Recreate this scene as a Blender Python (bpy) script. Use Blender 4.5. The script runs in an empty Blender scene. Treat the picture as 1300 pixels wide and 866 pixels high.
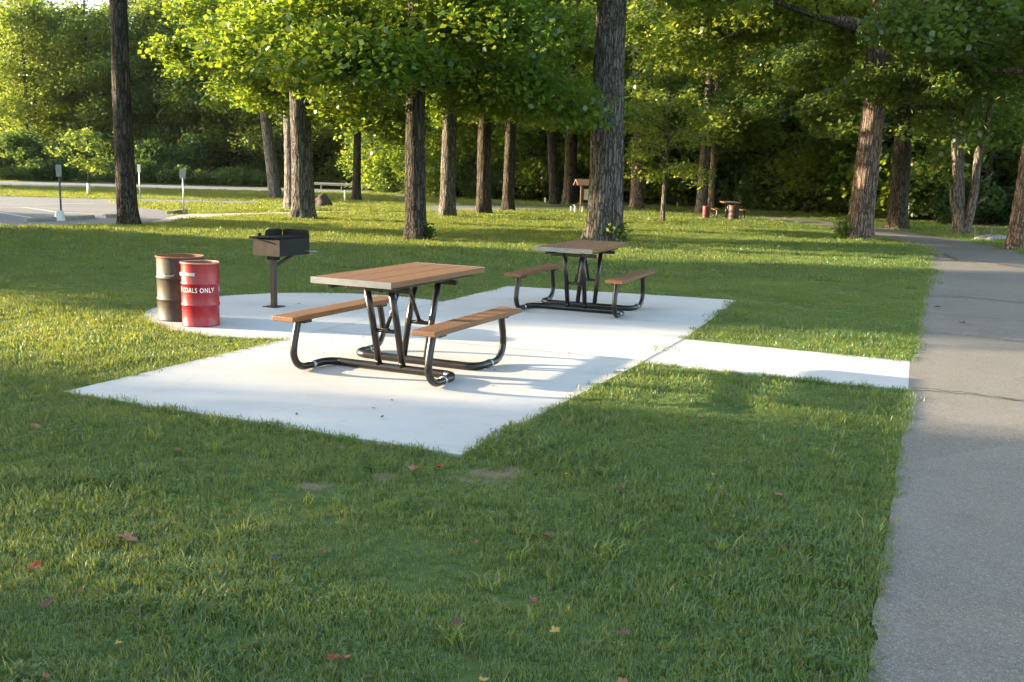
import bpy, bmesh, math
import numpy as np
from mathutils import Vector, Matrix

# ------------------------------------------------------------------ camera, light, exposure
scene = bpy.context.scene
COL = scene.collection
PW, PH, FPX = 1300.0, 866.0, 1228.9
PITCH, ROLL, CAMH = 0.1678, 0.0308, 1.657
cam_d = bpy.data.cameras.new('camera'); cam = bpy.data.objects.new('camera', cam_d); COL.objects.link(cam)
cam_d.sensor_width = 36.0; cam_d.lens = FPX / PW * 36.0; cam_d.clip_start = 0.05; cam_d.clip_end = 3000
cp, sp, cr, sr = math.cos(PITCH), math.sin(PITCH), math.cos(ROLL), math.sin(ROLL)
Fw = Vector((0, cp, -sp)); X0 = Vector((1, 0, 0)); U0 = Vector((0, sp, cp))
Rt = X0 * cr + U0 * sr; Up = U0 * cr - X0 * sr
M = Matrix.Identity(4)
for i in range(3):
    M[i][0], M[i][1], M[i][2] = Rt[i], Up[i], -Fw[i]
M[2][3] = CAMH
cam.matrix_world = M
scene.camera = cam

SUN_AZ, SUN_EL = math.radians(-84.0), math.radians(12.0)      # azimuth clockwise from +Y
S = Vector((math.sin(SUN_AZ) * math.cos(SUN_EL), math.cos(SUN_AZ) * math.cos(SUN_EL), math.sin(SUN_EL)))
world = bpy.data.worlds.new('World'); scene.world = world; world.use_nodes = True
wn = world.node_tree.nodes; wl = world.node_tree.links
for n in list(wn): wn.remove(n)
sky = wn.new('ShaderNodeTexSky'); sky.sky_type = 'NISHITA'; sky.sun_disc = False
sky.sun_elevation = SUN_EL; sky.sun_rotation = SUN_AZ % (2 * math.pi); sky.air_density = 1.0; sky.dust_density = 1.6; sky.ozone_density = 1.0
bg = wn.new('ShaderNodeBackground'); bg.inputs[1].default_value = 0.15
wo = wn.new('ShaderNodeOutputWorld')
wl.new(sky.outputs[0], bg.inputs[0]); wl.new(bg.outputs[0], wo.inputs[0])
sun_d = bpy.data.lights.new('sun', 'SUN'); sun_d.energy = 4.3; sun_d.angle = math.radians(0.6); sun_d.color = (1.0, 0.83, 0.58)
sun = bpy.data.objects.new('sun', sun_d); COL.objects.link(sun)
sun.rotation_euler = S.to_track_quat('Z', 'Y').to_euler(); sun.location = S * 200
scene.view_settings.view_transform = 'Standard'; scene.view_settings.look = 'None'
scene.view_settings.exposure = 2.48; scene.view_settings.gamma = 1.0
scene.render.engine = 'CYCLES'
scene.cycles.use_denoising = True
scene.cycles.max_bounces = 6; scene.cycles.transmission_bounces = 4; scene.cycles.diffuse_bounces = 3; scene.cycles.transparent_max_bounces = 4
scene.cycles.sample_clamp_indirect = 6.0

# ------------------------------------------------------------------ helpers
def ray(u, v):
    a, b = (u - PW / 2) / FPX, (v - PH / 2) / FPX
    a, b = cr * a + sr * b, -(-sr * a + cr * b)
    return np.array([a, cp + b * sp, -sp + b * cp])
def G(u, v, z=0.0):
    d = ray(u, v); s = (z - CAMH) / d[2]
    return np.array([d[0] * s, d[1] * s])
GZ = -0.02                                                    # lawn soil level; the slab top is z = 0

def tag(o, label=None, cat=None, group=None, kind=None):
    if label: o['label'] = label
    if cat: o['category'] = cat
    if group: o['group'] = group
    if kind: o['kind'] = kind
    return o
def empty(name, loc, rz=0.0, label=None, cat=None, group=None):
    o = bpy.data.objects.new(name, None); COL.objects.link(o)
    o.empty_display_size = 0.2; o.location = loc; o.rotation_euler = (0, 0, rz)
    return tag(o, label, cat, group)
def link(name, me, mat=None, parent=None):
    if mat and not me.materials: me.materials.append(mat)
    o = bpy.data.objects.new(name, me); COL.objects.link(o)
    if parent: o.parent = parent
    return o
def mesh(name, V, F, smooth=False):
    me = bpy.data.meshes.new(name); me.from_pydata([tuple(map(float, v)) for v in V], [], [tuple(int(i) for i in f) for f in F]); me.update()
    if smooth: me.polygons.foreach_set('use_smooth', [True] * len(me.polygons))
    return me
def fast_mesh(name, V, F, attrs=None, smooth=False):
    """V (n,3), F (m,k) numpy arrays of equal-sided faces"""
    me = bpy.data.meshes.new(name); V = np.asarray(V, np.float32); F = np.asarray(F, np.int32); m, k = F.shape
    me.vertices.add(len(V)); me.vertices.foreach_set('co', V.ravel())
    me.loops.add(m * k); me.loops.foreach_set('vertex_index', F.ravel())
    me.polygons.add(m); me.polygons.foreach_set('loop_start', np.arange(0, m * k, k, dtype=np.int32))
    if smooth: me.polygons.foreach_set('use_smooth', np.ones(m, bool))
    for nm, (dom, arr) in (attrs or {}).items():
        a = me.attributes.new(nm, 'FLOAT', dom); a.data.foreach_set('value', np.asarray(arr, np.float32))
    me.update(calc_edges=True); me.validate(); return me
def bm_mesh(name, bm, smooth=False):
    me = bpy.data.meshes.new(name); bmesh.ops.recalc_face_normals(bm, faces=bm.faces); bm.to_mesh(me); bm.free()
    if smooth: me.polygons.foreach_set('use_smooth', [True] * len(me.polygons))
    return me
def box_bm(bm, lo, hi, bev=0.0, rot=None, at=None):
    lo, hi = np.array(lo), np.array(hi); c = (lo + hi) / 2; s = hi - lo
    r = bmesh.ops.create_cube(bm, size=1.0)['verts']
    for v in r: v.co = Vector((v.co.x * s[0], v.co.y * s[1], v.co.z * s[2]))
    if bev:
        es = list({e for v in r for e in v.link_edges})
        r = list({v for f in bmesh.ops.bevel(bm, geom=es, offset=bev, segments=2, affect='EDGES', profile=0.5)['faces'] for v in f.verts} | {v for v in r if v.is_valid})
    mt = Matrix.Translation(Vector(c))
    if rot is not None: mt = Matrix.Translation(Vector(at if at is not None else c)) @ rot
    for v in r: v.co = mt @ v.co
    return r
def box(name, lo, hi, mat, parent=None, bev=0.0, rot=None, at=None):
    bm = bmesh.new(); box_bm(bm, lo, hi, bev, rot, at)
    return link(name, bm_mesh(name, bm), mat, parent)
def tube_arrays(pts, rad, sides=10, cap=True):
    P = np.array(pts, float); n = len(P); rad = np.broadcast_to(np.array(rad, float), (n,))
    T = np.gradient(P, axis=0); T /= np.linalg.norm(T, axis=1)[:, None] + 1e-12
    ref = np.array([0, 0, 1.0]) if abs(T[0][2]) < .9 else np.array([1.0, 0, 0])
    u = np.cross(ref, T[0]); u /= np.linalg.norm(u); Us = []
    for t in T:
        u = u - t * (u @ t); u /= np.linalg.norm(u); Us.append(u)
    Us = np.array(Us); Ws = np.cross(T, Us)
    a = np.arange(sides) / sides * 2 * np.pi
    V = (P[:, None] + rad[:, None, None] * (np.cos(a)[None, :, None] * Us[:, None] + np.sin(a)[None, :, None] * Ws[:, None])).reshape(-1, 3)
    F = []
    for i in range(n - 1):
        for j in range(sides):
            k = (j + 1) % sides
            F.append((i * sides + j, i * sides + k, (i + 1) * sides + k, (i + 1) * sides + j))
    caps = [tuple(range(sides))[::-1], tuple(range((n - 1) * sides, n * sides))] if cap else []
    return V, F, caps
def tube(name, pts, rad, mat, parent=None, sides=12):
    V, F, c = tube_arrays(pts, rad, sides)
    return link(name, mesh(name, V, F + c, True), mat, parent)
def smooth_path(ctrl, n=8):
    P = np.array(ctrl, float); out = []
    Q = np.vstack([2 * P[0] - P[1], P, 2 * P[-1] - P[-2]])
    for i in range(1, len(Q) - 2):
        for t in np.linspace(0, 1, n, endpoint=False):
            p0, p1, p2, p3 = Q[i - 1], Q[i], Q[i + 1], Q[i + 2]
            out.append(.5 * ((2 * p1) + (-p0 + p2) * t + (2 * p0 - 5 * p1 + 4 * p2 - p3) * t * t + (-p0 + 3 * p1 - 3 * p2 + p3) * t ** 3))
    out.append(P[-1]); return np.array(out)
def lathe(name, prof, mat, parent=None, seg=40, smooth=True):
    P = np.array(prof, float); a = np.arange(seg) / seg * 2 * np.pi
    V = np.stack([P[:, 0, None] * np.cos(a), P[:, 0, None] * np.sin(a), np.repeat(P[:, 1, None], seg, 1)], -1).reshape(-1, 3); F = []
    for i in range(len(P) - 1):
        for j in range(seg):
            k = (j + 1) % seg; F.append((i * seg + j, i * seg + k, (i + 1) * seg + k, (i + 1) * seg + j))
    return link(name, mesh(name, V, F, smooth), mat, parent)
def poly_sheet(name, pts, z, mat, thick=0.0, kind='structure'):
    bm = bmesh.new(); vs = [bm.verts.new((p[0], p[1], z)) for p in pts]; f = bm.faces.new(vs)
    if f.normal.z < 0: f.normal_flip()
    bm.normal_update()
    if f.normal.z < 0: bmesh.ops.reverse_faces(bm, faces=[f])
    if thick:
        r = bmesh.ops.extrude_face_region(bm, geom=[f])
        for v in [g for g in r['geom'] if isinstance(g, bmesh.types.BMVert)]: v.co.z -= thick
    bmesh.ops.triangulate(bm, faces=[f_ for f_ in bm.faces if len(f_.verts) > 4])
    o = link(name, bm_mesh(name, bm), mat)
    if kind: o['kind'] = kind
    return o
def in_poly(P, poly):
    x, y = P[:, 0], P[:, 1]; ins = np.zeros(len(P), bool); q = np.array(poly); n = len(q); j = n - 1
    for i in range(n):
        xi, yi = q[i]; xj, yj = q[j]
        c = ((yi > y) != (yj > y)) & (x < (xj - xi) * (y - yi) / (yj - yi + 1e-12) + xi); ins ^= c; j = i
    return ins
def copy_tree(o, parent=None):
    c = o.copy(); COL.objects.link(c); c.parent = parent
    for ch in list(o.children): copy_tree(ch, c)
    return c

# ------------------------------------------------------------------ materials
class NT:
    def __init__(s, name):
        s.m = bpy.data.materials.new(name); s.m.use_nodes = True; s.t = s.m.node_tree
        for n in list(s.t.nodes): s.t.nodes.remove(n)
        s.out = s.n('ShaderNodeOutputMaterial')
    def n(s, ty, **k):
        x = s.t.nodes.new(ty)
        for a, b in k.items(): setattr(x, a, b)
        return x
    def l(s, a, b): s.t.links.new(a, b)
    def coord(s, scale=(1, 1, 1), kind='Object'):
        tc = s.n('ShaderNodeTexCoord'); mp = s.n('ShaderNodeMapping'); mp.inputs['Scale'].default_value = scale
        s.l(tc.outputs[kind], mp.inputs[0]); return mp.outputs[0]
    def noise(s, vec, scale, detail=4, rough=.55, dist=0):
        x = s.n('ShaderNodeTexNoise'); x.inputs['Scale'].default_value = scale; x.inputs['Detail'].default_value = detail
        x.inputs['Roughness'].default_value = rough; x.inputs['Distortion'].default_value = dist
        if vec is not None: s.l(vec, x.inputs['Vector'])
        return x.outputs['Fac']
    def ramp(s, fac, stops):
        r = s.n('ShaderNodeValToRGB'); e = r.color_ramp.elements
        while len(e) < len(stops): e.new(.5)
        for q, (p, c) in zip(e, stops): q.position = p; q.color = (*c, 1) if len(c) == 3 else c
        s.l(fac, r.inputs[0]); return r.outputs[0]
    def mix(s, fac, a, b, mode='MIX'):
        x = s.n('ShaderNodeMix', data_type='RGBA', blend_type=mode)
        for sock, val in ((x.inputs[0], fac), (x.inputs[6], a), (x.inputs[7], b)):
            if isinstance(val, (int, float)): sock.default_value = val
            elif isinstance(val, tuple): sock.default_value = (*val, 1) if len(val) == 3 else val
            else: s.l(val, sock)
        return x.outputs[2]
    def math(s, op, a, b=0.0):
        x = s.n('ShaderNodeMath', operation=op)
        for sock, val in ((x.inputs[0], a), (x.inputs[1], b)):
            if isinstance(val, (int, float)): sock.default_value = val
            else: s.l(val, sock)
        return x.outputs[0]
    def bump(s, h, strength=.3, dist=.01):
        x = s.n('ShaderNodeBump'); x.inputs['Strength'].default_value = strength; x.inputs['Distance'].default_value = dist
        s.l(h, x.inputs['Height']); return x.outputs[0]
    def bsdf(s, col, rough=.7, metal=0.0, normal=None, spec=.5, coat=0.0):
        b = s.n('ShaderNodeBsdfPrincipled')
        for sock, val in ((b.inputs['Base Color'], col), (b.inputs['Roughness'], rough), (b.inputs['Metallic'], metal)):
            if isinstance(val, (int, float)): sock.default_value = val
            elif isinstance(val, tuple): sock.default_value = (*val, 1)
            else: s.l(val, sock)
        b.inputs['Specular IOR Level'].default_value = spec
        b.inputs['Coat Weight'].default_value = coat
        if normal is not None: s.l(normal, b.inputs['Normal'])
        return b.outputs[0]
    def done(s, sh): s.l(sh, s.out.inputs[0]); return s.m

def simple(name, col, rough=.6, metal=0.0, var=.18, scale=6.0, bump=.1, spec=.5, coat=0.0):
    t = NT(name); v = t.coord(); n = t.noise(v, scale, 5); n2 = t.noise(v, scale * 9, 4)
    lo = tuple(c * (1 - var) for c in col); hi = tuple(min(1, c * (1 + var)) for c in col)
    c = t.ramp(t.math('ADD', t.math('MULTIPLY', n, .6), t.math('MULTIPLY', n2, .4)), [(.3, lo), (.7, hi)])
    return t.done(t.bsdf(c, rough, metal, t.bump(n2, bump, .004), spec, coat))

def leaf_material(name, base, trans, var, tr=.42, gloss=.04, rnd=.25):
    """base = reflected colour, trans = light through the leaf, var = second reflected colour"""
    t = NT(name); a = t.n('ShaderNodeAttribute', attribute_name='tint'); oi = t.n('ShaderNodeObjectInfo')
    f = t.math('ADD', t.math('MULTIPLY', a.outputs['Fac'], 1 - rnd), t.math('MULTIPLY', oi.outputs['Random'], rnd))
    c = t.mix(f, base, var); d = t.n('ShaderNodeBsdfDiffuse'); t.l(c, d.inputs[0])
    tc = t.mix(f, tuple(x * .8 for x in trans), trans); tl = t.n('ShaderNodeBsdfTranslucent'); t.l(tc, tl.inputs[0])
    m = t.n('ShaderNodeMixShader'); m.inputs[0].default_value = tr; t.l(d.outputs[0], m.inputs[1]); t.l(tl.outputs[0], m.inputs[2])
    g = t.n('ShaderNodeBsdfGlossy'); g.inputs['Roughness'].default_value = .38
    m2 = t.n('ShaderNodeMixShader'); m2.inputs[0].default_value = gloss; t.l(m.outputs[0], m2.inputs[1]); t.l(g.outputs[0], m2.inputs[2])
    return t.done(m2.outputs[0])

MAT = {}
MAT['maple'] = leaf_material('maple_leaf', (.026, .080, .014), (.34, .44, .03), (.075, .15, .022), .48)
MAT['wood_leaf'] = leaf_material('woodland_leaf', (.038, .088, .024), (.34, .42, .05), (.11, .175, .04), .47)
MAT['pale_leaf'] = leaf_material('pale_leaf', (.050, .110, .022), (.44, .50, .05), (.145, .215, .045), .50)
MAT['shrub'] = leaf_material('shrub_leaf', (.030, .070, .026), (.16, .24, .04), (.075, .135, .04), .38, .015)
def grass_material():
    t = NT('grass_blade'); a = t.n('ShaderNodeAttribute', attribute_name='tint'); oi = t.n('ShaderNodeObjectInfo')
    n1 = t.noise(oi.outputs['Location'], .9, 4, .6); n2 = t.noise(oi.outputs['Location'], 5.5, 3, .6)
    f = t.math('ADD', t.math('MULTIPLY', a.outputs['Fac'], .5), t.math('MULTIPLY', oi.outputs['Random'], .5))
    c = t.mix(f, (.044, .128, .034), (.132, .205, .058)); tr = t.mix(f, (.26, .32, .03), (.50, .46, .05))
    dry = t.ramp(t.math('ADD', t.math('MULTIPLY', n1, .55), t.math('MULTIPLY', n2, .45)), [(.50, (0, 0, 0)), (.66, (1, 1, 1))])
    c = t.mix(t.math('MULTIPLY', dry, .5), c, (.125, .145, .055)); cool = t.ramp(n2, [(.36, (1, 1, 1)), (.50, (0, 0, 0))]); c = t.mix(t.math('MULTIPLY', cool, .6), c, (.036, .104, .040))
    straw = t.ramp(a.outputs['Fac'], [(.90, (0, 0, 0)), (.94, (1, 1, 1))]); c = t.mix(t.math('MULTIPLY', straw, .8), c, (.26, .21, .10))
    d = t.n('ShaderNodeBsdfDiffuse'); t.l(c, d.inputs[0]); tl = t.n('ShaderNodeBsdfTranslucent'); t.l(tr, tl.inputs[0])
    m = t.n('ShaderNodeMixShader'); m.inputs[0].default_value = .40; t.l(d.outputs[0], m.inputs[1]); t.l(tl.outputs[0], m.inputs[2])
    g = t.n('ShaderNodeBsdfGlossy'); g.inputs['Roughness'].default_value = .45; m2 = t.n('ShaderNodeMixShader'); m2.inputs[0].default_value = .04; t.l(m.outputs[0], m2.inputs[1]); t.l(g.outputs[0], m2.inputs[2])
    return t.done(m2.outputs[0])
MAT['grass'] = grass_material()

def ground_mat():
    t = NT('lawn_soil'); v = t.coord()
    n = t.noise(v, .55, 6, .6); n2 = t.noise(v, 9, 5, .65); n3 = t.noise(v, 70, 3)
    g = t.ramp(n2, [(.3, (.042, .066, .020)), (.55, (.070, .108, .032)), (.75, (.11, .135, .045))])
    g = t.mix(t.math('MULTIPLY', n, .5), g, (.095, .125, .035))
    geo = t.n('ShaderNodeNewGeometry'); wob = t.noise(v, 6, 4)
    fac = None
    for (x, y, r) in DIRT:
        d = t.n('ShaderNodeVectorMath', operation='DISTANCE'); t.l(geo.outputs['Position'], d.inputs[0]); d.inputs[1].default_value = (x, y, GZ)
        s = t.math('SUBTRACT', 1.0, t.math('DIVIDE', t.math('ADD', d.outputs['Value'], t.math('MULTIPLY', t.math('SUBTRACT', wob, .5), r * 3.2)), r))
        s = t.math('MINIMUM', t.math('MAXIMUM', t.math('MULTIPLY', s, 2.0), 0.0), 1.0)
        fac = s if fac is None else t.math('MAXIMUM', fac, s)
    dirt = t.ramp(n3, [(.3, (.12, .088, .055)), (.7, (.22, .17, .11))])
    c = t.mix(fac, g, dirt)
    return t.done(t.bsdf(c, .95, 0, t.bump(t.math('ADD', n2, n3), .6, .02), .1))
def concrete_mat():
    t = NT('new_concrete'); v = t.coord()
    n = t.noise(v, .9, 6, .6); n2 = t.noise(v, 14, 6, .7); n3 = t.noise(v, 160, 2)
    c = t.ramp(n, [(.3, (.46, .43, .385)), (.7, (.55, .52, .465))])
    c = t.mix(t.math('MULTIPLY', n2, .28), c, (.34, .325, .295), 'MIX')
    br = t.noise(t.coord((1.2, 60, 1)), 3, 3, .6); c = t.mix(t.math('MULTIPLY', br, .12), c, (.30, .285, .26))
    st = t.ramp(t.noise(v, 3.2, 7, .75, .6), [(.57, (0, 0, 0)), (.74, (1, 1, 1))])
    c = t.mix(t.math('MULTIPLY', st, .4), c, (.22, .205, .175))
    return t.done(t.bsdf(c, .85, 0, t.bump(t.math('ADD', n3, t.math('MULTIPLY', n2, .8)), .25, .003), .3))
def asphalt_mat(name, a, b, speck):
    t = NT(name); v = t.coord()
    n = t.noise(v, .45, 6, .65); n2 = t.noise(v, 3.5, 6, .7); vo = t.n('ShaderNodeTexVoronoi'); vo.inputs['Scale'].default_value = 170; t.l(v, vo.inputs['Vector'])
    c = t.ramp(t.math('ADD', t.math('MULTIPLY', n, .55), t.math('MULTIPLY', n2, .45)), [(.35, a), (.65, b)])
    pv_ = t.n('ShaderNodeTexVoronoi'); pv_.inputs['Scale'].default_value = .42; t.l(v, pv_.inputs['Vector']); ps = t.n('ShaderNodeSeparateColor'); t.l(pv_.outputs['Color'], ps.inputs[0])
    c = t.mix(t.math('MULTIPLY', ps.outputs[0], .32), c, tuple(x * .6 for x in a)); stn = t.ramp(t.noise(v, 1.1, 6, .7, 1.0), [(.56, (0, 0, 0)), (.68, (1, 1, 1))]); c = t.mix(t.math('MULTIPLY', stn, .3), c, tuple(x * .5 for x in a))
    sep = t.n('ShaderNodeSeparateColor'); t.l(vo.outputs['Color'], sep.inputs[0])
    sp_ = t.ramp(sep.outputs[0], [(.55, (0, 0, 0)), (1, (1, 1, 1))])
    c = t.mix(t.math('MULTIPLY', sp_, .6), c, speck)
    dk = t.ramp(sep.outputs[1], [(.7, (0, 0, 0)), (1, (1, 1, 1))]); c = t.mix(t.math('MULTIPLY', dk, .45), c, tuple(x * .45 for x in a))
    return t.done(t.bsdf(c, .9, 0, t.bump(vo.outputs['Distance'], .5, .006), .25))
def bark_mat(name, dark, light, mossy=.0):
    t = NT(name); v = t.coord((1, 1, .13)); v2 = t.coord()
    w = t.noise(v, 24, 6, .7, 1.2); n = t.noise(v2, 1.6, 5, .65); vo = t.n('ShaderNodeTexVoronoi', feature='DISTANCE_TO_EDGE'); vo.inputs['Scale'].default_value = 13; vo.inputs['Randomness'].default_value = 1.0
    wv = t.n('ShaderNodeVectorMath', operation='ADD'); t.l(v, wv.inputs[0]); nz = t.n('ShaderNodeTexNoise'); nz.inputs['Scale'].default_value = 7; nz.inputs['Detail'].default_value = 4; t.l(v2, nz.inputs['Vector'])
    sc = t.n('ShaderNodeVectorMath', operation='SCALE'); sc.inputs['Scale'].default_value = .10; t.l(nz.outputs['Color'], sc.inputs[0]); t.l(sc.outputs[0], wv.inputs[1]); t.l(wv.outputs[0], vo.inputs['Vector'])
    pl = t.math('MINIMUM', t.math('MULTIPLY', vo.outputs['Distance'], 4.0), .75)
    h = t.math('ADD', t.math('MULTIPLY', pl, .8), t.math('MULTIPLY', w, .5))
    c = t.ramp(h, [(.24, tuple(x * .38 for x in dark)), (.50, dark), (.92, light)])
    blot = t.ramp(n, [(.35, (0, 0, 0)), (.68, (1, 1, 1))]); c = t.mix(t.math('MULTIPLY', blot, .5), c, tuple(x * .62 + y * .12 for x, y in zip(dark, light)))
    if mossy: c = t.mix(t.math('MULTIPLY', t.ramp(t.noise(v2, .8, 4), [(.45, (0, 0, 0)), (.7, (1, 1, 1))]), mossy), c, (.06, .075, .03))
    return t.done(t.bsdf(c, .92, 0, t.bump(h, 1.0, .05), .15))
MAT['bark'] = bark_mat('grey_brown_bark', (.085, .073, .064), (.22, .20, .18), .15)
MAT['bark_dark'] = bark_mat('dark_bark', (.045, .036, .029), (.125, .10, .08), .35)
MAT['bark_warm'] = bark_mat('warm_bark', (.13, .090, .068), (.31, .235, .19))
MAT['bark_pale'] = bark_mat('pale_bark', (.15, .12, .098), (.31, .265, .225))
MAT['bark_grey'] = bark_mat('ash_grey_bark', (.14, .125, .115), (.30, .275, .26))

def plank_mat():
    t = NT('brown_plank'); v = t.coord((9, .55, 9)); v2 = t.coord()
    n = t.noise(v, 6, 6, .7, .4); n2 = t.noise(v2, 55, 4, .7); n3 = t.noise(v2, 4, 4); oi = t.n('ShaderNodeObjectInfo')
    c = t.ramp(n, [(.28, (.115, .048, .017)), (.5, (.180, .080, .028)), (.72, (.26, .125, .047))])
    c = t.mix(t.math('MULTIPLY', n3, .35), c, (.22, .11, .055))
    c = t.mix(t.math('MULTIPLY', oi.outputs['Random'], .25), c, (.17, .085, .045))
    fl = t.ramp(t.noise(v2, 34, 2, .5), [(.70, (0, 0, 0)), (.76, (1, 1, 1))]); c = t.mix(t.math('MULTIPLY', fl, .5), c, (.45, .36, .27))
    return t.done(t.bsdf(c, .62, 0, t.bump(t.math('ADD', n, t.math('MULTIPLY', n2, .5)), .35, .003), .35))
MAT['plank'] = plank_mat()
MAT['tube'] = simple('black_brown_painted_steel', (.011, .0088, .0075), .30, .0, .35, 5, .05, .5, .0)
MAT['steel'] = simple('galvanised_steel', (.44, .45, .45), .42, .75, .12, 12, .08)
MAT['endcap'] = simple('dull_aluminium', (.20, .205, .205), .5, .35, .15, 12, .08)
MAT['railgrey'] = simple('dull_grey_rail', (.17, .165, .16), .6, .2, .2)
MAT['sticker'] = simple('blue_sticker', (.10, .20, .48), .4, 0, .1)
MAT['redpaint'] = simple('red_drum_paint', (.27, .004, .014), .34, 0, .22, 5, .06, .5, .1)
MAT['white'] = simple('white_paint', (.78, .77, .73), .5, 0, .06)
MAT['letter'] = simple('white_lettering', (.80, .78, .74), .5, 0, .08, 30)
def drum_black():
    t = NT('rusty_black_drum'); v = t.coord((1, 1, .5)); n = t.noise(v, 5, 6, .7); n2 = t.noise(v, 28, 4, .7)
    c = t.ramp(n, [(.32, (.030, .023, .016)), (.58, (.046, .031, .020)), (.72, (.11, .045, .022))])
    return t.done(t.bsdf(c, .55, .0, t.bump(n2, .25, .006), .35, .0))
MAT['blackdrum'] = drum_black()
MAT['rust'] = simple('rusty_steel', (.20, .075, .035), .8, 0, .4, 14, .3)
MAT['soot'] = simple('sooty_steel', (.011, .0105, .010), .6, .0, .4, 10, .2, .2)
MAT['grillbrown'] = simple('rusty_sunlit_steel', (.13, .092, .066), .5, .1, .3, 7, .1)  # front wall: rust brown with its sunlit tone put into the colour
MAT['grillpost'] = simple('dark_brown_post_paint', (.030, .024, .021), .45, 0, .3, 7, .1)
MAT['ash'] = simple('grey_ash', (.22, .21, .20), .95, 0, .3, 20, .5)
MAT['concrete_old'] = simple('weathered_concrete', (.30, .28, .25), .9, 0, .25, 5, .3)
MAT['signback'] = simple('bare_aluminium_sign_back', (.33, .35, .31), .45, .4, .1)
MAT['postgreen'] = simple('dull_green_post', (.10, .11, .085), .6, .3, .15)
MAT['wood'] = simple('kiosk_timber', (.16, .10, .065), .75, 0, .3, 9, .2)
MAT['shingle'] = simple('kiosk_roof_boards', (.24, .145, .09), .8, 0, .25, 12, .3)
MAT['rock'] = simple('field_stone', (.34, .33, .31), .9, 0, .3, 4, .6)
MAT['rock_brown'] = simple('brown_boulder', (.065, .047, .038), .92, 0, .4, 4, .7)
MAT['crack'] = simple('path_crack_filler', (.028, .030, .020), .95, 0, .4, 20, .3)
MAT['paint_line'] = simple('parking_line_paint', (.52, .52, .52), .8, 0, .25, 10, .1)
def fallen(name, a, b):
    t = NT(name); v = t.coord(); n = t.noise(v, 30, 4); c = t.ramp(n, [(.3, a), (.7, b)]); return t.done(t.bsdf(c, .75, 0, t.bump(n, .4, .004), .2))
MAT['leaf_tan'] = fallen('tan_dry_leaf', (.22, .085, .045), (.33, .15, .085))
MAT['leaf_rust'] = fallen('rust_dry_leaf', (.19, .040, .018), (.27, .08, .035))
MAT['leaf_brown'] = fallen('brown_dry_leaf', (.085, .045, .03), (.15, .08, .05))
MAT['leaf_yellow'] = fallen('yellow_dry_leaf', (.34, .22, .04), (.44, .30, .08))
MAT['leaf_grey'] = fallen('purple_grey_leaf', (.045, .04, .055), (.10, .085, .11))

# ------------------------------------------------------------------ the setting: lawn, slab, paths, lot, road
DIRT = [(*G(398, 613), .12), (*G(622, 600), .17), (*G(486, 602), .08), (*G(655, 592), .10), (*G(185, 486), .10)]
MAT['ground'] = ground_mat(); MAT['concrete'] = concrete_mat()
MAT['path'] = asphalt_mat('worn_asphalt_path', (.152, .131, .104), (.208, .182, .148), (.33, .30, .258))
MAT['lot'] = asphalt_mat('parking_asphalt', (.19, .185, .185), (.24, .235, .235), (.33, .32, .32))

R_ = 900.0
gr = poly_sheet('ground', [(-R_, -R_), (R_, -R_), (R_, R_), (-R_, R_)], GZ, MAT['ground'])
ua = np.array([math.sin(.402), math.cos(.402)]); wa = np.array([-ua[1], ua[0]])      # along slab / to its left
c0 = G(585, 577); cl = G(82, 497); j1 = G(815, 460); j2 = G(868, 430); fr = G(936, 381); fl = G(645, 363)
w1, w2 = G(1153, 495), G(1155, 458)
pc, prad = np.array([-2.33, 11.40]), 1.93
# slab outline with the round pad merged in on the left edge
def circle_hits(a, b):
    d = b - a; f = a - pc; A = d @ d; B = 2 * f @ d; C = f @ f - prad ** 2; q = math.sqrt(B * B - 4 * A * C)
    return sorted([(-B - q) / (2 * A), (-B + q) / (2 * A)])
t0, t1 = circle_hits(cl, fl); h0, h1 = cl + (fl - cl) * t0, cl + (fl - cl) * t1
a0, a1 = [math.atan2(*(h - pc)[::-1]) for h in (h0, h1)]
if a0 > a1: a0 -= 2 * math.pi
# travel clockwise (via the left) from h0 to h1
a0 = a0 % (2 * math.pi); a1 = a1 % (2 * math.pi)
if a1 > a0: a1 -= 2 * math.pi
arc = [pc + prad * np.array([math.cos(a), math.sin(a)]) for a in np.linspace(a0, a1, 44)[1:-1]]
slab_main = [c0, j1, j2, fr, fl, cl]
slab_poly = [c0, j1, j2, fr, fl, h1] + arc[::-1] + [h0, cl]
slab = poly_sheet('picnic_slab', slab_poly, 0.0, MAT['concrete'], .12)
walk_poly = [j1 + np.array([.006, .0]), w1, w2, j2 + np.array([.006, .0])]
walk = poly_sheet('slab_walkway', walk_poly, -0.003, MAT['concrete'], .12)
# sawn control joints in the slab (thin dark grooves laid 2 mm proud of the slab face)
def strip(name, pts, w, z, mat, parent=None, jit=0.0, rng=None, kind=None):
    P = np.array(pts, float); V = []; F = []
    T = np.gradient(P, axis=0); T /= np.linalg.norm(T, axis=1)[:, None]; N = np.stack([-T[:, 1], T[:, 0]], 1)
    for i, p in enumerate(P):
        ww = w * (1 + (rng.uniform(-jit, jit) if rng is not None else 0)) / 2
        V += [(*(p + N[i] * ww), z), (*(p - N[i] * ww), z)]
        if i: F.append((2 * i - 2, 2 * i - 1, 2 * i + 1, 2 * i))
    o = link(name, mesh(name, V, F), mat, parent)
    if kind: o['kind'] = kind
    return o
MAT['joint'] = simple('slab_joint', (.24, .225, .20), .95, 0, .2, 20, .2)
mid = lambda a, b, t: a + (b - a) * t
strip('control_joint', [mid(c0, fr, .40), mid(cl, fl, .395)], .010, .004, MAT['joint'], slab)
strip('control_joint', [mid(c0, fr, .69), mid(cl, fl, .69)], .009, .004, MAT['joint'], slab)
strip('control_joint', [j1, j2], .012, .004, MAT['joint'], slab)
strip('control_joint', [h0 + .0, h1 + .0], .008, .004, MAT['joint'], slab)

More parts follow.
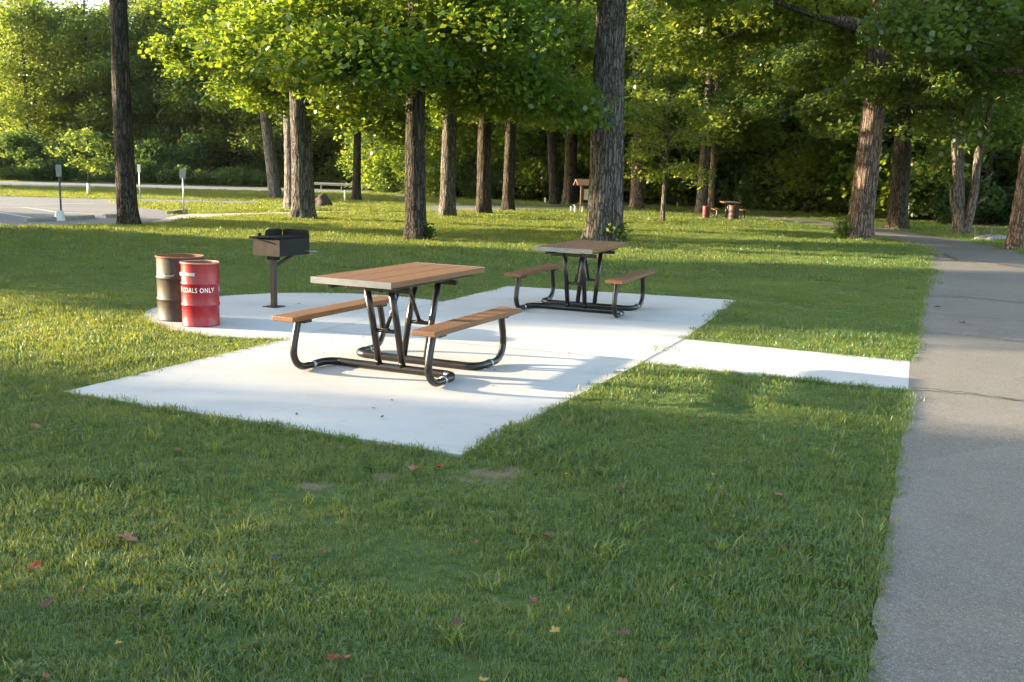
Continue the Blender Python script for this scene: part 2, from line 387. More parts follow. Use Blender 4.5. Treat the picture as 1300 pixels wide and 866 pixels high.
Lp = [(1085, 930), (1100, 866), (1112, 770), (1126, 680), (1140, 580), (1153, 495), (1157, 455), (1166, 405), (1176, 360), (1180, 335), (1177, 322), (1160, 312), (1120, 302), (1050, 289), (985, 279.5), (930, 274), (860, 269), (800, 265.5)]
Lg = [G(*p) for p in Lp]; Lg = [Lg[0] - (Lg[1] - Lg[0]) * 4] + Lg
Lg = smooth_path(Lg, 5)
Tn = np.gradient(Lg, axis=0); Tn /= np.linalg.norm(Tn, axis=1)[:, None]
prng = np.random.default_rng(3)
wid = 2.75 + .0 * Lg[:, 0]
Rg = Lg + np.stack([Tn[:, 1], -Tn[:, 0]], 1) * wid[:, None]
Lg2 = Lg + prng.normal(0, .012, Lg.shape)
pv = []; pf = []
for i in range(len(Lg)):
    pv += [(*Lg2[i], -.004), (*mid(Lg2[i], Rg[i], .5), .012), (*Rg[i], -.004)]
    if i:
        k = 3 * i; pf += [(k - 3, k - 2, k + 1, k), (k - 2, k - 1, k + 2, k + 1)]
path = link('asphalt_path', mesh('asphalt_path', pv, [f[::-1] for f in pf]), MAT['path']); path['kind'] = 'structure'
path_poly = np.vstack([Lg2, Rg[::-1]])
def crack(px, w, dx=.0):
    pts = [G(*p, .006) for p in px]; P = []
    for a, b in zip(pts[:-1], pts[1:]):
        for t in np.linspace(0, 1, 7)[:-1]: P.append(mid(a, b, t) + prng.normal(0, .018, 2))
    P.append(pts[-1]); strip('crack', P, w, .0175, MAT['crack'], path, .7, prng)
crack([(1158, 494), (1210, 498), (1260, 505), (1312, 511)], .026)
crack([(1180, 375), (1230, 378), (1312, 387)], .030)
crack([(1171, 421), (1230, 427), (1312, 436)], .022)
crack([(1180, 325), (1205, 327), (1240, 331), (1312, 342)], .06)
crack([(1172, 396), (1225, 402), (1312, 410)], .016)
crack([(1197, 322), (1215, 331), (1240, 334)], .05)

# far asphalt: parking lot, its sidewalk, a drive and the road behind
lot_px = [(-120, 294), (0, 287.5), (110, 285.5), (178, 284), (205, 279), (228, 271.5), (205, 266), (165, 262), (140, 255), (118, 252), (0, 249), (-120, 247)]
lot_poly = [G(*p) for p in lot_px]
lot = poly_sheet('parking_lot', lot_poly, -.012, MAT['lot'])
walk2_poly = [G(*p) for p in [(180, 284.5), (250, 277.5), (330, 273), (400, 270.5), (470, 269), (470, 267), (400, 268), (330, 269.5), (232, 271.3)]]
sidewalk = poly_sheet('sidewalk', walk2_poly, -.008, simple('sidewalk_concrete', (.40, .36, .31), .9, 0, .15, 4, .2))
drive_poly = [G(*p) for p in [(140, 256), (170, 256.5), (250, 257.5), (330, 258.5), (330, 255.5), (250, 254), (170, 252.5), (120, 252)]]
drive = poly_sheet('lot_driveway', drive_poly, -.010, MAT['lot'])
road_poly = [G(*p) for p in [(-160, 233.5), (0, 236), (250, 241), (530, 246), (530, 242.3), (250, 235.7), (0, 230), (-160, 227)]]
road = poly_sheet('park_road', road_poly, -.008, MAT['lot'])
lot2_poly = [G(*p) for p in [(536, 268), (600, 268), (700, 266), (770, 266), (770, 263.5), (700, 262), (620, 260.5), (540, 260.5)]]
lot2 = poly_sheet('far_parking_strip', lot2_poly, -.010, MAT['lot'])
lot3_poly = [G(*p) for p in [(494, 250), (535, 251), (535, 247.5), (498, 247.2)]]
lot3 = poly_sheet('far_gravel_patch', lot3_poly, -.010, MAT['lot'])
for a, b in (((-10, 268), (48, 277.5)), ((-30, 281), (14, 285)), ((30, 263), (70, 268.5)), ((44, 259), (120, 258)), ((-40, 262), (30, 263.5)), ((60, 268.5), (165, 273))):  # the last strip paints a sunlit streak lying across the asphalt
    strip('lot_line_and_sun_streak', [G(*a), G(*b)], .13, -.006, MAT['paint_line'], lot)

PAVED = [slab_poly, walk_poly, path_poly, lot_poly, walk2_poly, drive_poly, road_poly, lot2_poly, lot3_poly]

# ------------------------------------------------------------------ grass (uncountable: stuff)
def tuft_mesh(name, rng, nb, rad, h, w):
    V = []; F4 = []
    for _ in range(nb):
        r = rad * math.sqrt(rng.random()); a = rng.random() * 6.283; p = np.array([r * math.cos(a), r * math.sin(a), 0])
        d = rng.random() * 6.283; dirv = np.array([math.cos(d), math.sin(d), 0]); sd = np.array([-dirv[1], dirv[0], 0])
        hh = h * rng.uniform(.55, 1.25); lean = hh * rng.uniform(.15, .95); ww = w * rng.uniform(.7, 1.3)
        m = p + dirv * lean * .35 + np.array([0, 0, hh * .62]); tp = p + dirv * lean + np.array([0, 0, hh * rng.uniform(.75, 1.0)])
        k = len(V); V += [p - sd * ww / 2, p + sd * ww / 2, m + sd * ww * .42, m - sd * ww * .42, tp + sd * ww * .08, tp - sd * ww * .08]
        F4 += [(k, k + 1, k + 2, k + 3), (k + 3, k + 2, k + 4, k + 5)]
    tint = np.repeat(rng.random(nb) ** 1.4, 2)
    me = fast_mesh(name, V, F4, {'tint': ('FACE', tint)}); me.materials.append(MAT['grass']); return me
def clover_mesh(name, rng, nb, rad):
    V = []; F = []
    for _ in range(nb):
        a = rng.random() * 6.283; q = rad * math.sqrt(rng.random()); p = np.array([q * math.cos(a), q * math.sin(a), rng.uniform(.014, .034)]); b0 = rng.random() * 6.283; s_ = rng.uniform(.004, .008)
        for k in range(3):
            b = b0 + k * 2.094; d = np.array([math.cos(b), math.sin(b), .25]); e = np.array([-math.sin(b), math.cos(b), 0]); i = len(V)
            V += [p, p + d * s_ + e * s_ * .7, p + d * s_ * 1.7, p + d * s_ - e * s_ * .7]; F.append((i, i + 1, i + 2, i + 3))
        i = len(V); V += [p * [1, 1, 0] - [.001, 0, 0], p * [1, 1, 0] + [.001, 0, 0], p + [.001, 0, 0], p - [.001, 0, 0]]; F.append((i, i + 1, i + 2, i + 3))
    me = fast_mesh(name, V, F, {'tint': ('FACE', rng.random(len(F)) * .5)}); me.materials.append(MAT['grass']); return me
def scatter(name, P, scl, tufts, label, seed):
    rng = np.random.default_rng(seed); n = len(P)
    me = bpy.data.meshes.new(name); me.vertices.add(n)
    me.vertices.foreach_set('co', np.column_stack([P, np.full(n, GZ - .003)]).astype(np.float32).ravel())
    at = me.attributes.new('scl', 'FLOAT', 'POINT'); at.data.foreach_set('value', scl.astype(np.float32))
    at = me.attributes.new('rot', 'FLOAT_VECTOR', 'POINT'); at.data.foreach_set('vector', np.column_stack([rng.normal(0, .1, n), rng.normal(0, .1, n), rng.random(n) * 6.283]).astype(np.float32).ravel())
    o = link(name, me); tag(o, label, 'grass', None, 'stuff')
    c = bpy.data.collections.new(name + '_tufts')
    for q in tufts: c.objects.link(bpy.data.objects.new('tuft', q))
    ng = bpy.data.node_groups.new(name, 'GeometryNodeTree')
    ng.interface.new_socket('Geometry', in_out='INPUT', socket_type='NodeSocketGeometry'); ng.interface.new_socket('Geometry', in_out='OUTPUT', socket_type='NodeSocketGeometry')
    N = ng.nodes; gi = N.new('NodeGroupInput'); go = N.new('NodeGroupOutput'); ip = N.new('GeometryNodeInstanceOnPoints'); ci = N.new('GeometryNodeCollectionInfo')
    ci.inputs['Collection'].default_value = c; ci.inputs['Separate Children'].default_value = True; ci.inputs['Reset Children'].default_value = True
    ip.inputs['Pick Instance'].default_value = True
    ra = N.new('GeometryNodeInputNamedAttribute'); ra.data_type = 'FLOAT_VECTOR'; ra.inputs[0].default_value = 'rot'
    sa = N.new('GeometryNodeInputNamedAttribute'); sa.data_type = 'FLOAT'; sa.inputs[0].default_value = 'scl'
    ng.links.new(gi.outputs[0], ip.inputs['Points']); ng.links.new(ci.outputs[0], ip.inputs['Instance'])
    e2r = N.new('FunctionNodeEulerToRotation'); ng.links.new(ra.outputs[0], e2r.inputs[0]); ng.links.new(e2r.outputs[0], ip.inputs['Rotation'])
    ng.links.new(sa.outputs[0], ip.inputs['Scale']); ng.links.new(ip.outputs[0], go.inputs[0])
    md = o.modifiers.new('scatter', 'NODES'); md.node_group = ng
    return o
def lawn_points(y0, y1, dens, rng, margin=1.5, spread=.56):
    area = (y1 - y0) * 2 * (spread * y1 + margin); n = int(area * dens)
    P = np.column_stack([rng.uniform(-1, 1, n) * (spread * y1 + margin), rng.uniform(y0, y1, n)])
    P = P[np.abs(P[:, 0]) < spread * P[:, 1] + margin]
    for q in PAVED:
        b = np.array(q); m = (P[:, 0] > b[:, 0].min()) & (P[:, 0] < b[:, 0].max()) & (P[:, 1] > b[:, 1].min()) & (P[:, 1] < b[:, 1].max())
        k = np.zeros(len(P), bool); k[m] = in_poly(P[m], q); P = P[~k]
    keep = np.ones(len(P), bool)
    for (x, y, r) in DIRT: keep &= (np.hypot(P[:, 0] - x, P[:, 1] - y) + rng.normal(0, r * .45, len(P)) > r * .8)
    return P[keep]
def clump(P, f=1.3):                                          # slow height variation over the lawn
    return 1 + .30 * np.sin(P[:, 0] * 2.3 + 2 * np.sin(P[:, 1] * 1.9)) * np.sin(P[:, 1] * 2.9 + np.sin(P[:, 0] * 3.1)) + .22 * np.sin(P[:, 0] * f + 1.3 * np.sin(P[:, 1] * f * .7)) * np.cos(P[:, 1] * f * 1.1) + .15 * np.sin(P[:, 0] * 4.1 + P[:, 1] * 3.3)
rg = np.random.default_rng(11)
T_near = [tuft_mesh('tuft', rg, 26, .048, .036, .0032) for _ in range(7)] + [clover_mesh('tuft', rg, 9, .06) for _ in range(1)]
T_mid = [tuft_mesh('tuft', rg, 40, .11, .036, .0055) for _ in range(5)]
T_far = [tuft_mesh('tuft', rg, 80, .30, .048, .010) for _ in range(4)]
P = lawn_points(2.2, 7.5, 800, rg, .8); scatter('lawn_grass', P, clump(P) * rg.uniform(.65, 1.3, len(P)), T_near, 'short uneven green lawn grass around the near corner of the slab', 1)
P = lawn_points(7.5, 17, 210, rg); scatter('lawn_grass', P, clump(P) * rg.uniform(.7, 1.25, len(P)), T_mid, 'mown green lawn grass beside the slab, barrels and walkway', 2)
P = lawn_points(17, 38, 34, rg, 2.0); scatter('lawn_grass', P, clump(P, .5) * rg.uniform(.8, 1.2, len(P)), T_far, 'mown green lawn grass under the park trees', 3)
P = lawn_points(38, 92, 7, rg, 4.0); scatter('lawn_grass', P, 1.5 * rg.uniform(.8, 1.2, len(P)), T_far, 'distant lawn grass running up to the woods', 4)
P = lawn_points(2.3, 9, 26, rg, .8); P = P[(np.sin(P[:, 0] * 3.1 + 1.7 * np.sin(P[:, 1] * 2.3)) + rg.normal(0, .5, len(P))) > .5]
T_weed = [tuft_mesh('tuft', rg, 16, .035, .062, .0062) for _ in range(4)]; scatter('lawn_weeds', P, rg.uniform(.7, 1.5, len(P)), T_weed, 'coarse taller grass clumps scattered through the near lawn', 6)
# taller unmown fringe along the slab and path edges
def fringe(poly_pts, step, off, rng):
    out = []
    for a, b in zip(poly_pts[:-1], poly_pts[1:]):
        L = np.linalg.norm(b - a); n = max(1, int(L / step)); d = (b - a) / L; nrm = np.array([-d[1], d[0]])
        t = rng.random(n); out.append(a + (b - a) * t[:, None] + nrm * rng.uniform(-off, off * .25, n)[:, None])
    return np.vstack(out)
E1 = fringe([np.array(q) for q in [cl, c0, j1, w1]], .022, .05, rg)
E2 = fringe([np.array(q) for q in [w2, j2, fr, fl, h1] + arc[::-1] + [h0, cl]], .03, .05, rg)
E3 = fringe([Lg[i] for i in range(len(Lg)) if 2.2 < Lg[i][1] < 30][::-1], .03, .06, rg)
E = np.vstack([E1, E2, E3])
# push any fringe point that fell on paving back out
bad = np.zeros(len(E), bool)
for q in PAVED[:3]: bad |= in_poly(E, q)
E = E[~bad]
scatter('edge_grass', E, rg.uniform(.6, 1.5, len(E)) ** 1.3, T_near[:7], 'longer grass fringe along the slab and path edges', 5)
del gr

# ------------------------------------------------------------------ trees
def leaf_mesh(name, C, size, rng, up=.75, droop=.25, mat=None, tint=None):
    """one folded kite-shaped leaf per centre"""
    n = len(C); N = rng.normal(0, 1, (n, 3)) * (1 - up) + np.array([0, 0, up]) + rng.normal(0, .35, (n, 3)); N /= np.linalg.norm(N, axis=1)[:, None]
    A = rng.normal(0, 1, (n, 3)); A[:, 2] -= droop * 2; A -= N * (A * N).sum(1)[:, None]; A /= np.linalg.norm(A, axis=1)[:, None]
    B = np.cross(N, A); s = (size * rng.uniform(.65, 1.3, n))[:, None]
    V = np.stack([C - A * s * .5, C + B * s * .46 - A * s * .02 + N * s * .10, C + A * s * .58, C - B * s * .46 - A * s * .02 + N * s * .10], 1).reshape(-1, 3)
    F = np.arange(4 * n).reshape(n, 4)
    me = fast_mesh(name, V, F, {'tint': ('FACE', rng.random(n) if tint is None else tint)})
    me.materials.append(mat); return me

def make_trunk(rng, H, r, lean=(0, 0), sides=40, step=.16, vis=7.0, flare=.34, ridges=17, lobes=5, amp=.075):
    """tapered trunk with furrowed bark ridges and a root flare"""
    zs = np.concatenate([np.arange(-.12, vis, step), np.linspace(vis, H, 14)]); a = np.arange(sides) / sides * 2 * np.pi
    ph = rng.random(4) * 6.283; V = []
    cx = lean[0] * zs + .10 * r * np.sin(zs * .55 + ph[0]) ; cy = lean[1] * zs + .10 * r * np.sin(zs * .47 + ph[1])
    rr = r * np.clip(1 - .62 * np.clip(zs, 0, None) / H, .12, 2) * (1 + flare * np.exp(-np.clip(zs + .12, 0, None) / (.55 * r + .12)))
    for i, z in enumerate(zs):
        sw = .5 * np.sin(z * 1.7 + ph[2]) + .3 * np.sin(z * 4.1 + ph[3])
        rid = np.abs(np.sin(.5 * ridges * a + sw)) ** .6 - .5 + .5 * np.sin(ridges * 1.7 * a + 2.2 * sw + z * 2.1) * .5
        q = rr[i] * (1 + amp * rid + .03 * np.sin(2 * a + ph[0] + z * .3) + .16 * math.exp(-max(z, 0) / .4) * np.sin(lobes * a + ph[1]))
        V.append(np.column_stack([cx[i] + q * np.cos(a), cy[i] + q * np.sin(a), np.full(sides, z)]))
    n = len(zs); V = np.vstack(V); j = np.arange(sides); k = (j + 1) % sides
    F = np.vstack([np.column_stack([i * sides + j, i * sides + k, (i + 1) * sides + k, (i + 1) * sides + j]) for i in range(n - 1)])
    axis = lambda z: np.array([np.interp(z, zs, cx), np.interp(z, zs, cy), z])
    return V, F, axis, (lambda z: float(np.interp(z, zs, rr)))

def make_crown(rng, axis, radius, H, zb, R, n_limb, n_sub, n_leaf, size, zsplit, droop=.14, squash=.62, cl_r=.95, low=.75, az=None, dense=1.0, top_size=2.4):
    """limbs leave the trunk, sub-branches leave the limbs, leaves cluster round the sub-branch ends"""
    BV, BF, base = [], [], 0; cents = []; rads = []
    for i in range(n_limb):
        t = (i + rng.random() * .8) / n_limb; z0 = zb + (H - zb) * .88 * t ** 1.15
        prof = (low + (1 - low) * min(1, t / .3)) * math.sqrt(max(.06, 1 - max(0, (t - .3) / .72) ** 2))
        L = R * prof * rng.uniform(.78, 1.12); a = i * 2.399 + rng.uniform(-.4, .4) if az is None or i >= len(az) else az[i]
        p = axis(z0); d = np.array([math.cos(a), math.sin(a), 0]); rise = (.42 * L if t > .25 else .16 * L) * rng.uniform(.5, 1.3)
        s = np.linspace(0, 1, 7); sag = droop * L * (1.4 if t < .3 else .6)
        side = np.array([-d[1], d[0], 0]) * rng.normal(0, .10 * L)
        pts = p + d * (L * s)[:, None] + np.array([0, 0, 1]) * (rise * s ** .8 - sag * s ** 2.4)[:, None] + side * (s ** 1.5)[:, None]
        r0 = min(radius(z0) * .42, .028 * L + .02)
        V, F, _ = tube_arrays(pts, r0 * (1 - .85 * s) + .008, 7, False); BV.append(V); BF.append(np.array(F) + base); base += len(V)
        for j in range(n_sub):
            u = rng.uniform(.22, 1.0) if j else 1.0
            q = np.array([np.interp(u, s, pts[:, k]) for k in range(3)])
            aa = a + rng.choice([-1, 1]) * rng.uniform(.25, 1.15); l = L * rng.uniform(.16, .36) * (1.15 - .4 * u) + .25
            e = q + np.array([math.cos(aa) * l, math.sin(aa) * l, l * rng.uniform(-.35, .38) * (1 if t > .2 else .8)])
            m = (q + e) / 2 + np.array([0, 0, l * .10])
            V, F, _ = tube_arrays([q, m, e], [r0 * .30 * (1 - .6 * u) + .008, r0 * .15 + .006, .005], 5, False); BV.append(V); BF.append(np.array(F) + base); base += len(V)
            for c_, sc in ((e, 1.0), (m, .8)):
                cents.append(c_ + rng.normal(0, .12, 3)); rads.append(cl_r * sc * rng.uniform(.65, 1.35))
    cents = np.array(cents); rads = np.array(rads)
    hi = cents[:, 2] > zsplit
    wgt = rads ** 2 * np.where(hi, .025, 1.0); pick = rng.choice(len(cents), n_leaf, p=wgt / wgt.sum())
    o = rng.normal(0, 1, (n_leaf, 3)); o /= np.linalg.norm(o, axis=1)[:, None]; o *= (rng.random(n_leaf) ** .45)[:, None]; o[:, 2] *= squash
    o[:, 2] -= .28 * (o[:, 0] ** 2 + o[:, 1] ** 2)
    C = cents[pick] + o * rads[pick][:, None]
    ctint = rng.random(len(cents))
    tint = np.clip(.55 * ctint[pick] + .45 * rng.random(n_leaf), 0, 1)
    sz = size * np.where(hi[pick], top_size, 1.0)
    keep = C[:, 2] > .25
    return (np.vstack(BV), np.vstack(BF)), C[keep], sz[keep], tint[keep]

def tree(name, px, seed, label, H=20, dia=None, dpx=None, zb=4.0, R=4.5, bark='bark', leaf='maple', n_limb=20, n_sub=9, n_leaf=26000, size=.15, zsplit=9, lean=(0, 0), group=None, at=None, sides=40, crown=True, ridges=17, cat='tree', **kw):
    rng = np.random.default_rng(seed)
    p = G(*px, GZ) if at is None else np.array(at)
    if dia is None: dia = dpx / (FPX / p[1]) if dpx else .5
    root = empty(name, (p[0], p[1], GZ), 0, label, cat, group)
    V, F, ax, rf = make_trunk(rng, H * .93, dia / 2, lean, sides=sides, vis=min(H * .6, 8.5), ridges=ridges, step=.16 if p[1] < 45 else .4)
    link('trunk', fast_mesh('trunk', V, F, smooth=True), MAT[bark], root)
    if crown:
        (bv, bf), C, sz, ti = make_crown(rng, ax, rf, H, zb, R, n_limb, n_sub, n_leaf, size, zsplit, **kw)
        link('branches', fast_mesh('branches', bv, bf, smooth=True), MAT[bark], root)
        link('crown', leaf_mesh('crown', C, sz, rng, mat=MAT[leaf], tint=ti), None, root)
    return root

# -- trees standing on the lawn, from the photograph's trunk bases
tree('slender_tree', (163, 287), 1, 'slender dark leaning tree at the edge of the parking lot', 19, dpx=25, zb=9.5, R=3.6, bark='bark_dark', lean=(-.012, 0), n_leaf=7000, n_limb=16, zsplit=8, size=.16)
tree('grey_tree', (349, 252), 2, 'ash grey trunked tree leaning behind the twin-trunk tree', 19, dpx=15, zb=5.0, R=4.2, bark='bark_grey', lean=(-.10, 0), n_leaf=15000, zsplit=10, size=.19, leaf='maple')
t3 = tree('maple_tree', (384, 279), 3, 'maple with dark front trunk paired with a paler trunk', 18, dpx=27, zb=3.7, R=4.6, bark='bark', lean=(-.022, 0), n_leaf=38000, zsplit=8.5, size=.165, n_limb=24, n_sub=10)
tree('pale_trunk_tree', (371, 266), 4, 'pale grey trunk close behind the dark maple trunk', 18, dpx=17, zb=6.5, R=3.4, bark='bark_grey', lean=(-.03, .02), n_leaf=8000, zsplit=8.5, size=.19)
tree('forked_tree', (453, 255), 5, 'small dark forked tree standing before the guard rail', 13, dpx=11, zb=4.2, R=3.6, bark='bark_dark', n_leaf=13000, zsplit=20, size=.20)
tree('maple_tree', (528, 306), 6, 'dark maple with sunlit bark strip and low spreading boughs', 17, dpx=27, zb=3.7, R=3.7, bark='bark_dark', lean=(-.01, 0), n_leaf=74000, zsplit=7.2, size=.135, n_limb=30, n_sub=12, low=.9, droop=.16, ridges=21)
tree('maple_tree', (569, 276), 7, 'brown maple trunk just behind the dark sunlit-strip maple', 18, dpx=20, zb=4.3, R=4.4, bark='bark', n_leaf=24000, zsplit=9, size=.17)
tree('maple_tree', (613, 272), 8, 'maple trunk second behind the dark sunlit-strip maple', 18, dpx=18, zb=4.4, R=4.4, bark='bark_dark', n_leaf=24000, zsplit=9.5, size=.175)
tree('maple_tree', (645, 268), 9, 'straight brown maple trunk third behind the sunlit-strip maple', 18, dpx=15, zb=4.4, R=4.4, bark='bark_dark', n_leaf=20000, zsplit=10, size=.185)
tree('leaning_tree', (704, 261), 10, 'leaning dark trunk left of the notice kiosk', 18, dpx=12, zb=5.0, R=4.0, bark='bark_dark', lean=(-.09, 0), n_leaf=14000, zsplit=11, size=.21)
tree('pair_tree', (722, 260), 11, 'thick dark trunk beside the notice kiosk roof', 19, dpx=16, zb=5.2, R=4.2, bark='bark_dark', n_leaf=14000, zsplit=11, size=.21)
tree('big_tree', (765, 306), 12, 'massive furrowed grey trunk behind the second picnic table', 24, dpx=42, zb=8.4, R=6.0, bark='bark', lean=(.0, 0), n_leaf=11000, n_limb=24, zsplit=8, size=.16, sides=96, ridges=30)
tree('maple_tree', (809, 266), 13, 'reddish leaning trunk to the right of the massive grey trunk', 17, dpx=17, zb=4.6, R=4.2, bark='bark_warm', lean=(-.05, 0), n_leaf=18000, zsplit=10, size=.19)
tree('young_tree', (841, 283), 14, 'thin young tree with low leaves, alone on the lawn', 5.6, dpx=6, zb=1.7, R=1.9, bark='bark', leaf='pale_leaf', n_leaf=4200, n_limb=22, n_sub=6, zsplit=20, size=.13, cl_r=.42)
tree('broad_tree', (890, 272), 15, 'short thick sunlit trunk behind the far picnic table', 18, dpx=13, zb=4.6, R=4.3, bark='bark', leaf='wood_leaf', n_leaf=17000, zsplit=11, size=.20)
tree('vine_tree', (902, 271), 16, 'thin trunk with drooping pale twigs beside the far picnic table', 17, dpx=8, zb=4.0, R=3.8, bark='bark_pale', leaf='pale_leaf', lean=(-.01, .0), n_leaf=12000, zsplit=11, size=.20)
path_tree = tree('path_tree', (1092, 305), 17, 'tall warm brown sunlit trunk beside the bend of the path', 21, dpx=31, zb=5.9, R=6.6, bark='bark_warm', leaf='pale_leaf', lean=(.004, 0), n_leaf=60000, n_limb=22, n_sub=12, zsplit=9.5, size=.16, sides=72, ridges=24, low=.9, droop=.24, cl_r=1.0, squash=.5, az=[.15, 3.05, 1.3, 2.3, .55, 3.6, 1.0, 5.9, 2.7])
def boughs(root):
    inv = np.array(root.location)
    for px, r0 in (([(1118, 50, 32.1), (1085, 36, 31.2), (1040, 22, 30.2), (985, 2, 29.3), (940, -22, 28.8)], .13), ([(1118, 52, 32.1), (1150, 43, 31.0), (1200, 36, 30.0), (1255, 30, 29.2), (1330, 18, 28.8)], .14), ([(1120, 45, 32.1), (1145, 18, 31.2), (1180, 2, 30.4), (1225, -14, 29.8)], .15), ([(1040, 22, 30.2), (1036, 0, 30.0), (1030, -25, 29.8)], .05), ([(1200, 36, 30.0), (1232, 50, 29.3), (1262, 58, 28.9)], .045)):
        pts = []
        for u, v, y in px:
            d = ray(u, v); q = np.array([0, 0, CAMH]) + d * (y / d[1]); pts.append(q - inv)
        P_ = smooth_path(pts, 5); V, F, c_ = tube_arrays(P_, np.linspace(r0, r0 * .35, len(P_)), 9); link('bough', mesh('bough', V, F + c_, True), MAT['bark_dark'], root)
boughs(path_tree)
tree('dark_tree', (1137, 291), 18, 'dark shaded trunk behind the warm brown path tree', 19, dpx=23, zb=4.6, R=4.8, bark='bark_dark', leaf='wood_leaf', n_leaf=34000, zsplit=10, size=.18)
tree('edge_tree', (1292, 317), 19, 'dark trunk at the path side next to the low metal railing', 18, dpx=27, zb=4.4, R=4.6, bark='bark_warm', leaf='wood_leaf', lean=(.05, 0), n_leaf=36000, zsplit=9, size=.165)

# -- the pale multi-stemmed tree by the path
def multi_stem():
    rng = np.random.default_rng(20); p = G(1222, 298, GZ); root = empty('multi_stem_tree', (p[0], p[1], GZ), 0, 'pale multi-stemmed tree with forked bare stems beyond the path', 'tree')
    k = p[1] / FPX                                             # metres per pixel at that distance
    def st(px, r0, r1):
        pts = smooth_path([((x - 1222) * k - .105 * (298 - y) * k, dy, (298 - y) * k) for x, y, dy in px], 5); return tube_arrays(pts, np.linspace(r0, r1, len(pts)), 9, False)
    stems = [([(1217, 302, 0), (1217, 280, 0), (1219, 250, .1), (1217, 215, .1), (1216, 180, .2), (1213, 120, .3), (1210, 50, .3)], .26, .12),
             ([(1222, 302, -.05), (1229, 270, -.15), (1234, 240, -.2), (1238, 200, -.2), (1243, 180, -.3), (1252, 140, -.3), (1268, 70, -.3)], .20, .08),
             ([(1213, 262, 0), (1210, 235, -.2), (1208, 200, -.3), (1205, 170, -.3), (1196, 120, -.3)], .09, .05),
             ([(1212, 275, 0), (1204, 255, -.2), (1202, 235, -.3)], .07, .03),
             ([(1232, 263, -.2), (1240, 254, -.4), (1245, 249, -.5)], .06, .03),
             ([(1234, 235, -.2), (1246, 227, -.4), (1255, 219, -.4)], .05, .025),
             ([(1221, 230, .1), (1226, 190, .4), (1230, 140, .5)], .14, .07)]
    BV, BF, b = [], [], 0
    for i, (px, r0, r1) in enumerate(stems):
        V, F, _ = st(px, r0, r1); link('stem', mesh('stem', V, F, True), MAT['bark_pale'], root)
    C = []
    for _ in range(95):
        c = np.array([rng.normal(0, 2.2), rng.normal(0, 1.8), rng.uniform(3.6, 10.5)]); C.append(c + rng.normal(0, .42, (150, 3)) * [1, 1, .55])
    C = np.vstack(C); link('crown', leaf_mesh('crown', C, .18, rng, mat=MAT['wood_leaf']), None, root)
multi_stem()

# -- woodland: a few tree and shrub shapes, each copy an individual
def wood_proto(seed, H, R, zb, leaf, bark, n_leaf, size, label):
    return tree('woodland_tree', None, seed, label, H, dia=.36 + .01 * seed % .2, zb=zb, R=R, bark=bark, leaf=leaf, n_limb=26, n_sub=6, n_leaf=int(n_leaf * 1.35), size=size, zsplit=H * 2, at=(0, 300), sides=14, cl_r=1.65, squash=.85, low=.9, group='trees of the wood edge')
WL = ['dense green woodland tree in the wood behind the lawn', 'tall loose woodland tree in the wood behind the lawn', 'pale yellow-green woodland tree in the wood behind the lawn', 'dark low-branched woodland tree in the wood behind the lawn']
protos = [wood_proto(31, 20, 4.2, 2.4, 'wood_leaf', 'bark_dark', 17000, .27, WL[0]), wood_proto(32, 23, 4.0, 4.5, 'wood_leaf', 'bark', 15000, .28, WL[1]),
          wood_proto(33, 19, 4.2, 3.2, 'pale_leaf', 'bark_warm', 15000, .27, WL[2]), wood_proto(34, 17, 4.4, 1.6, 'maple', 'bark_dark', 17000, .27, WL[3])]
used = [False] * 4
WHERE = [(-.42, 'behind the parking lot road'), (-.30, 'behind the slender leaning tree'), (-.19, 'behind the twin-trunk maple'), (-.09, 'behind the guard rail'), (.01, 'behind the row of maples'), (.10, 'behind the notice kiosk'), (.19, 'behind the thin young tree'), (.28, 'behind the far picnic table'), (.37, 'behind the warm brown path tree'), (.46, 'behind the pale multi-stemmed tree'), (9, 'behind the low metal railing')]
def where(x, y): return next(w for a, w in WHERE if x / y < a)
DEPTH = ['at the front of the wood', 'in the second rank of the wood', 'deep in the wood', 'deepest in the wood']
KINDS = ['dense green tree', 'tall loose-crowned tree', 'pale yellow-green tree', 'dark low-branched tree']
def place_wood(k, x, y, s, rz, row):
    o = protos[k] if not used[k] else copy_tree(protos[k]); used[k] = True
    o.location = (x, y, GZ); o.rotation_euler = (0, 0, rz); o.scale = (s, s, s * 1.0); o['label'] = f'{KINDS[k]} {DEPTH[row]} {where(x, y)}'
rw = np.random.default_rng(77)
# wood edge in photo pixels (front row), then rows behind it
edge_px = [(-25, 228.7), (0, 229.5), (120, 232), (240, 235), (360, 238), (470, 240.5), (560, 251), (650, 255), (740, 257.5), (840, 261), (930, 266), (1010, 270), (1090, 275), (1160, 283), (1240, 287), (1330, 291), (1420, 294)]
EG = np.array([G(*p) for p in edge_px])
seglen = np.r_[0, np.cumsum(np.linalg.norm(np.diff(EG, axis=0), axis=1))]
for row, (back, gap) in enumerate(((2.5, 5.2), (8.0, 5.6), (15, 6.5), (24, 8))):
    d = rw.uniform(0, gap)
    while d < seglen[-1]:
        e = np.array([np.interp(d, seglen, EG[:, 0]), np.interp(d, seglen, EG[:, 1])]); n = e / np.linalg.norm(e)
        e = e + n * (back + rw.normal(0, 1.2) + 15 * max(0, min(1, 1 - (d - 4) / 26))); left = e[0] / e[1] < -.25
        k = rw.choice(4, p=[.25, .25, .40, .10] if left else [.32, .25, .13, .30])
        place_wood(int(k), e[0], e[1], rw.uniform(.85, 1.15) if row < 3 else rw.uniform(1.0, 1.3), rw.random() * 6.283, row)
        d += gap * rw.uniform(.75, 1.3)

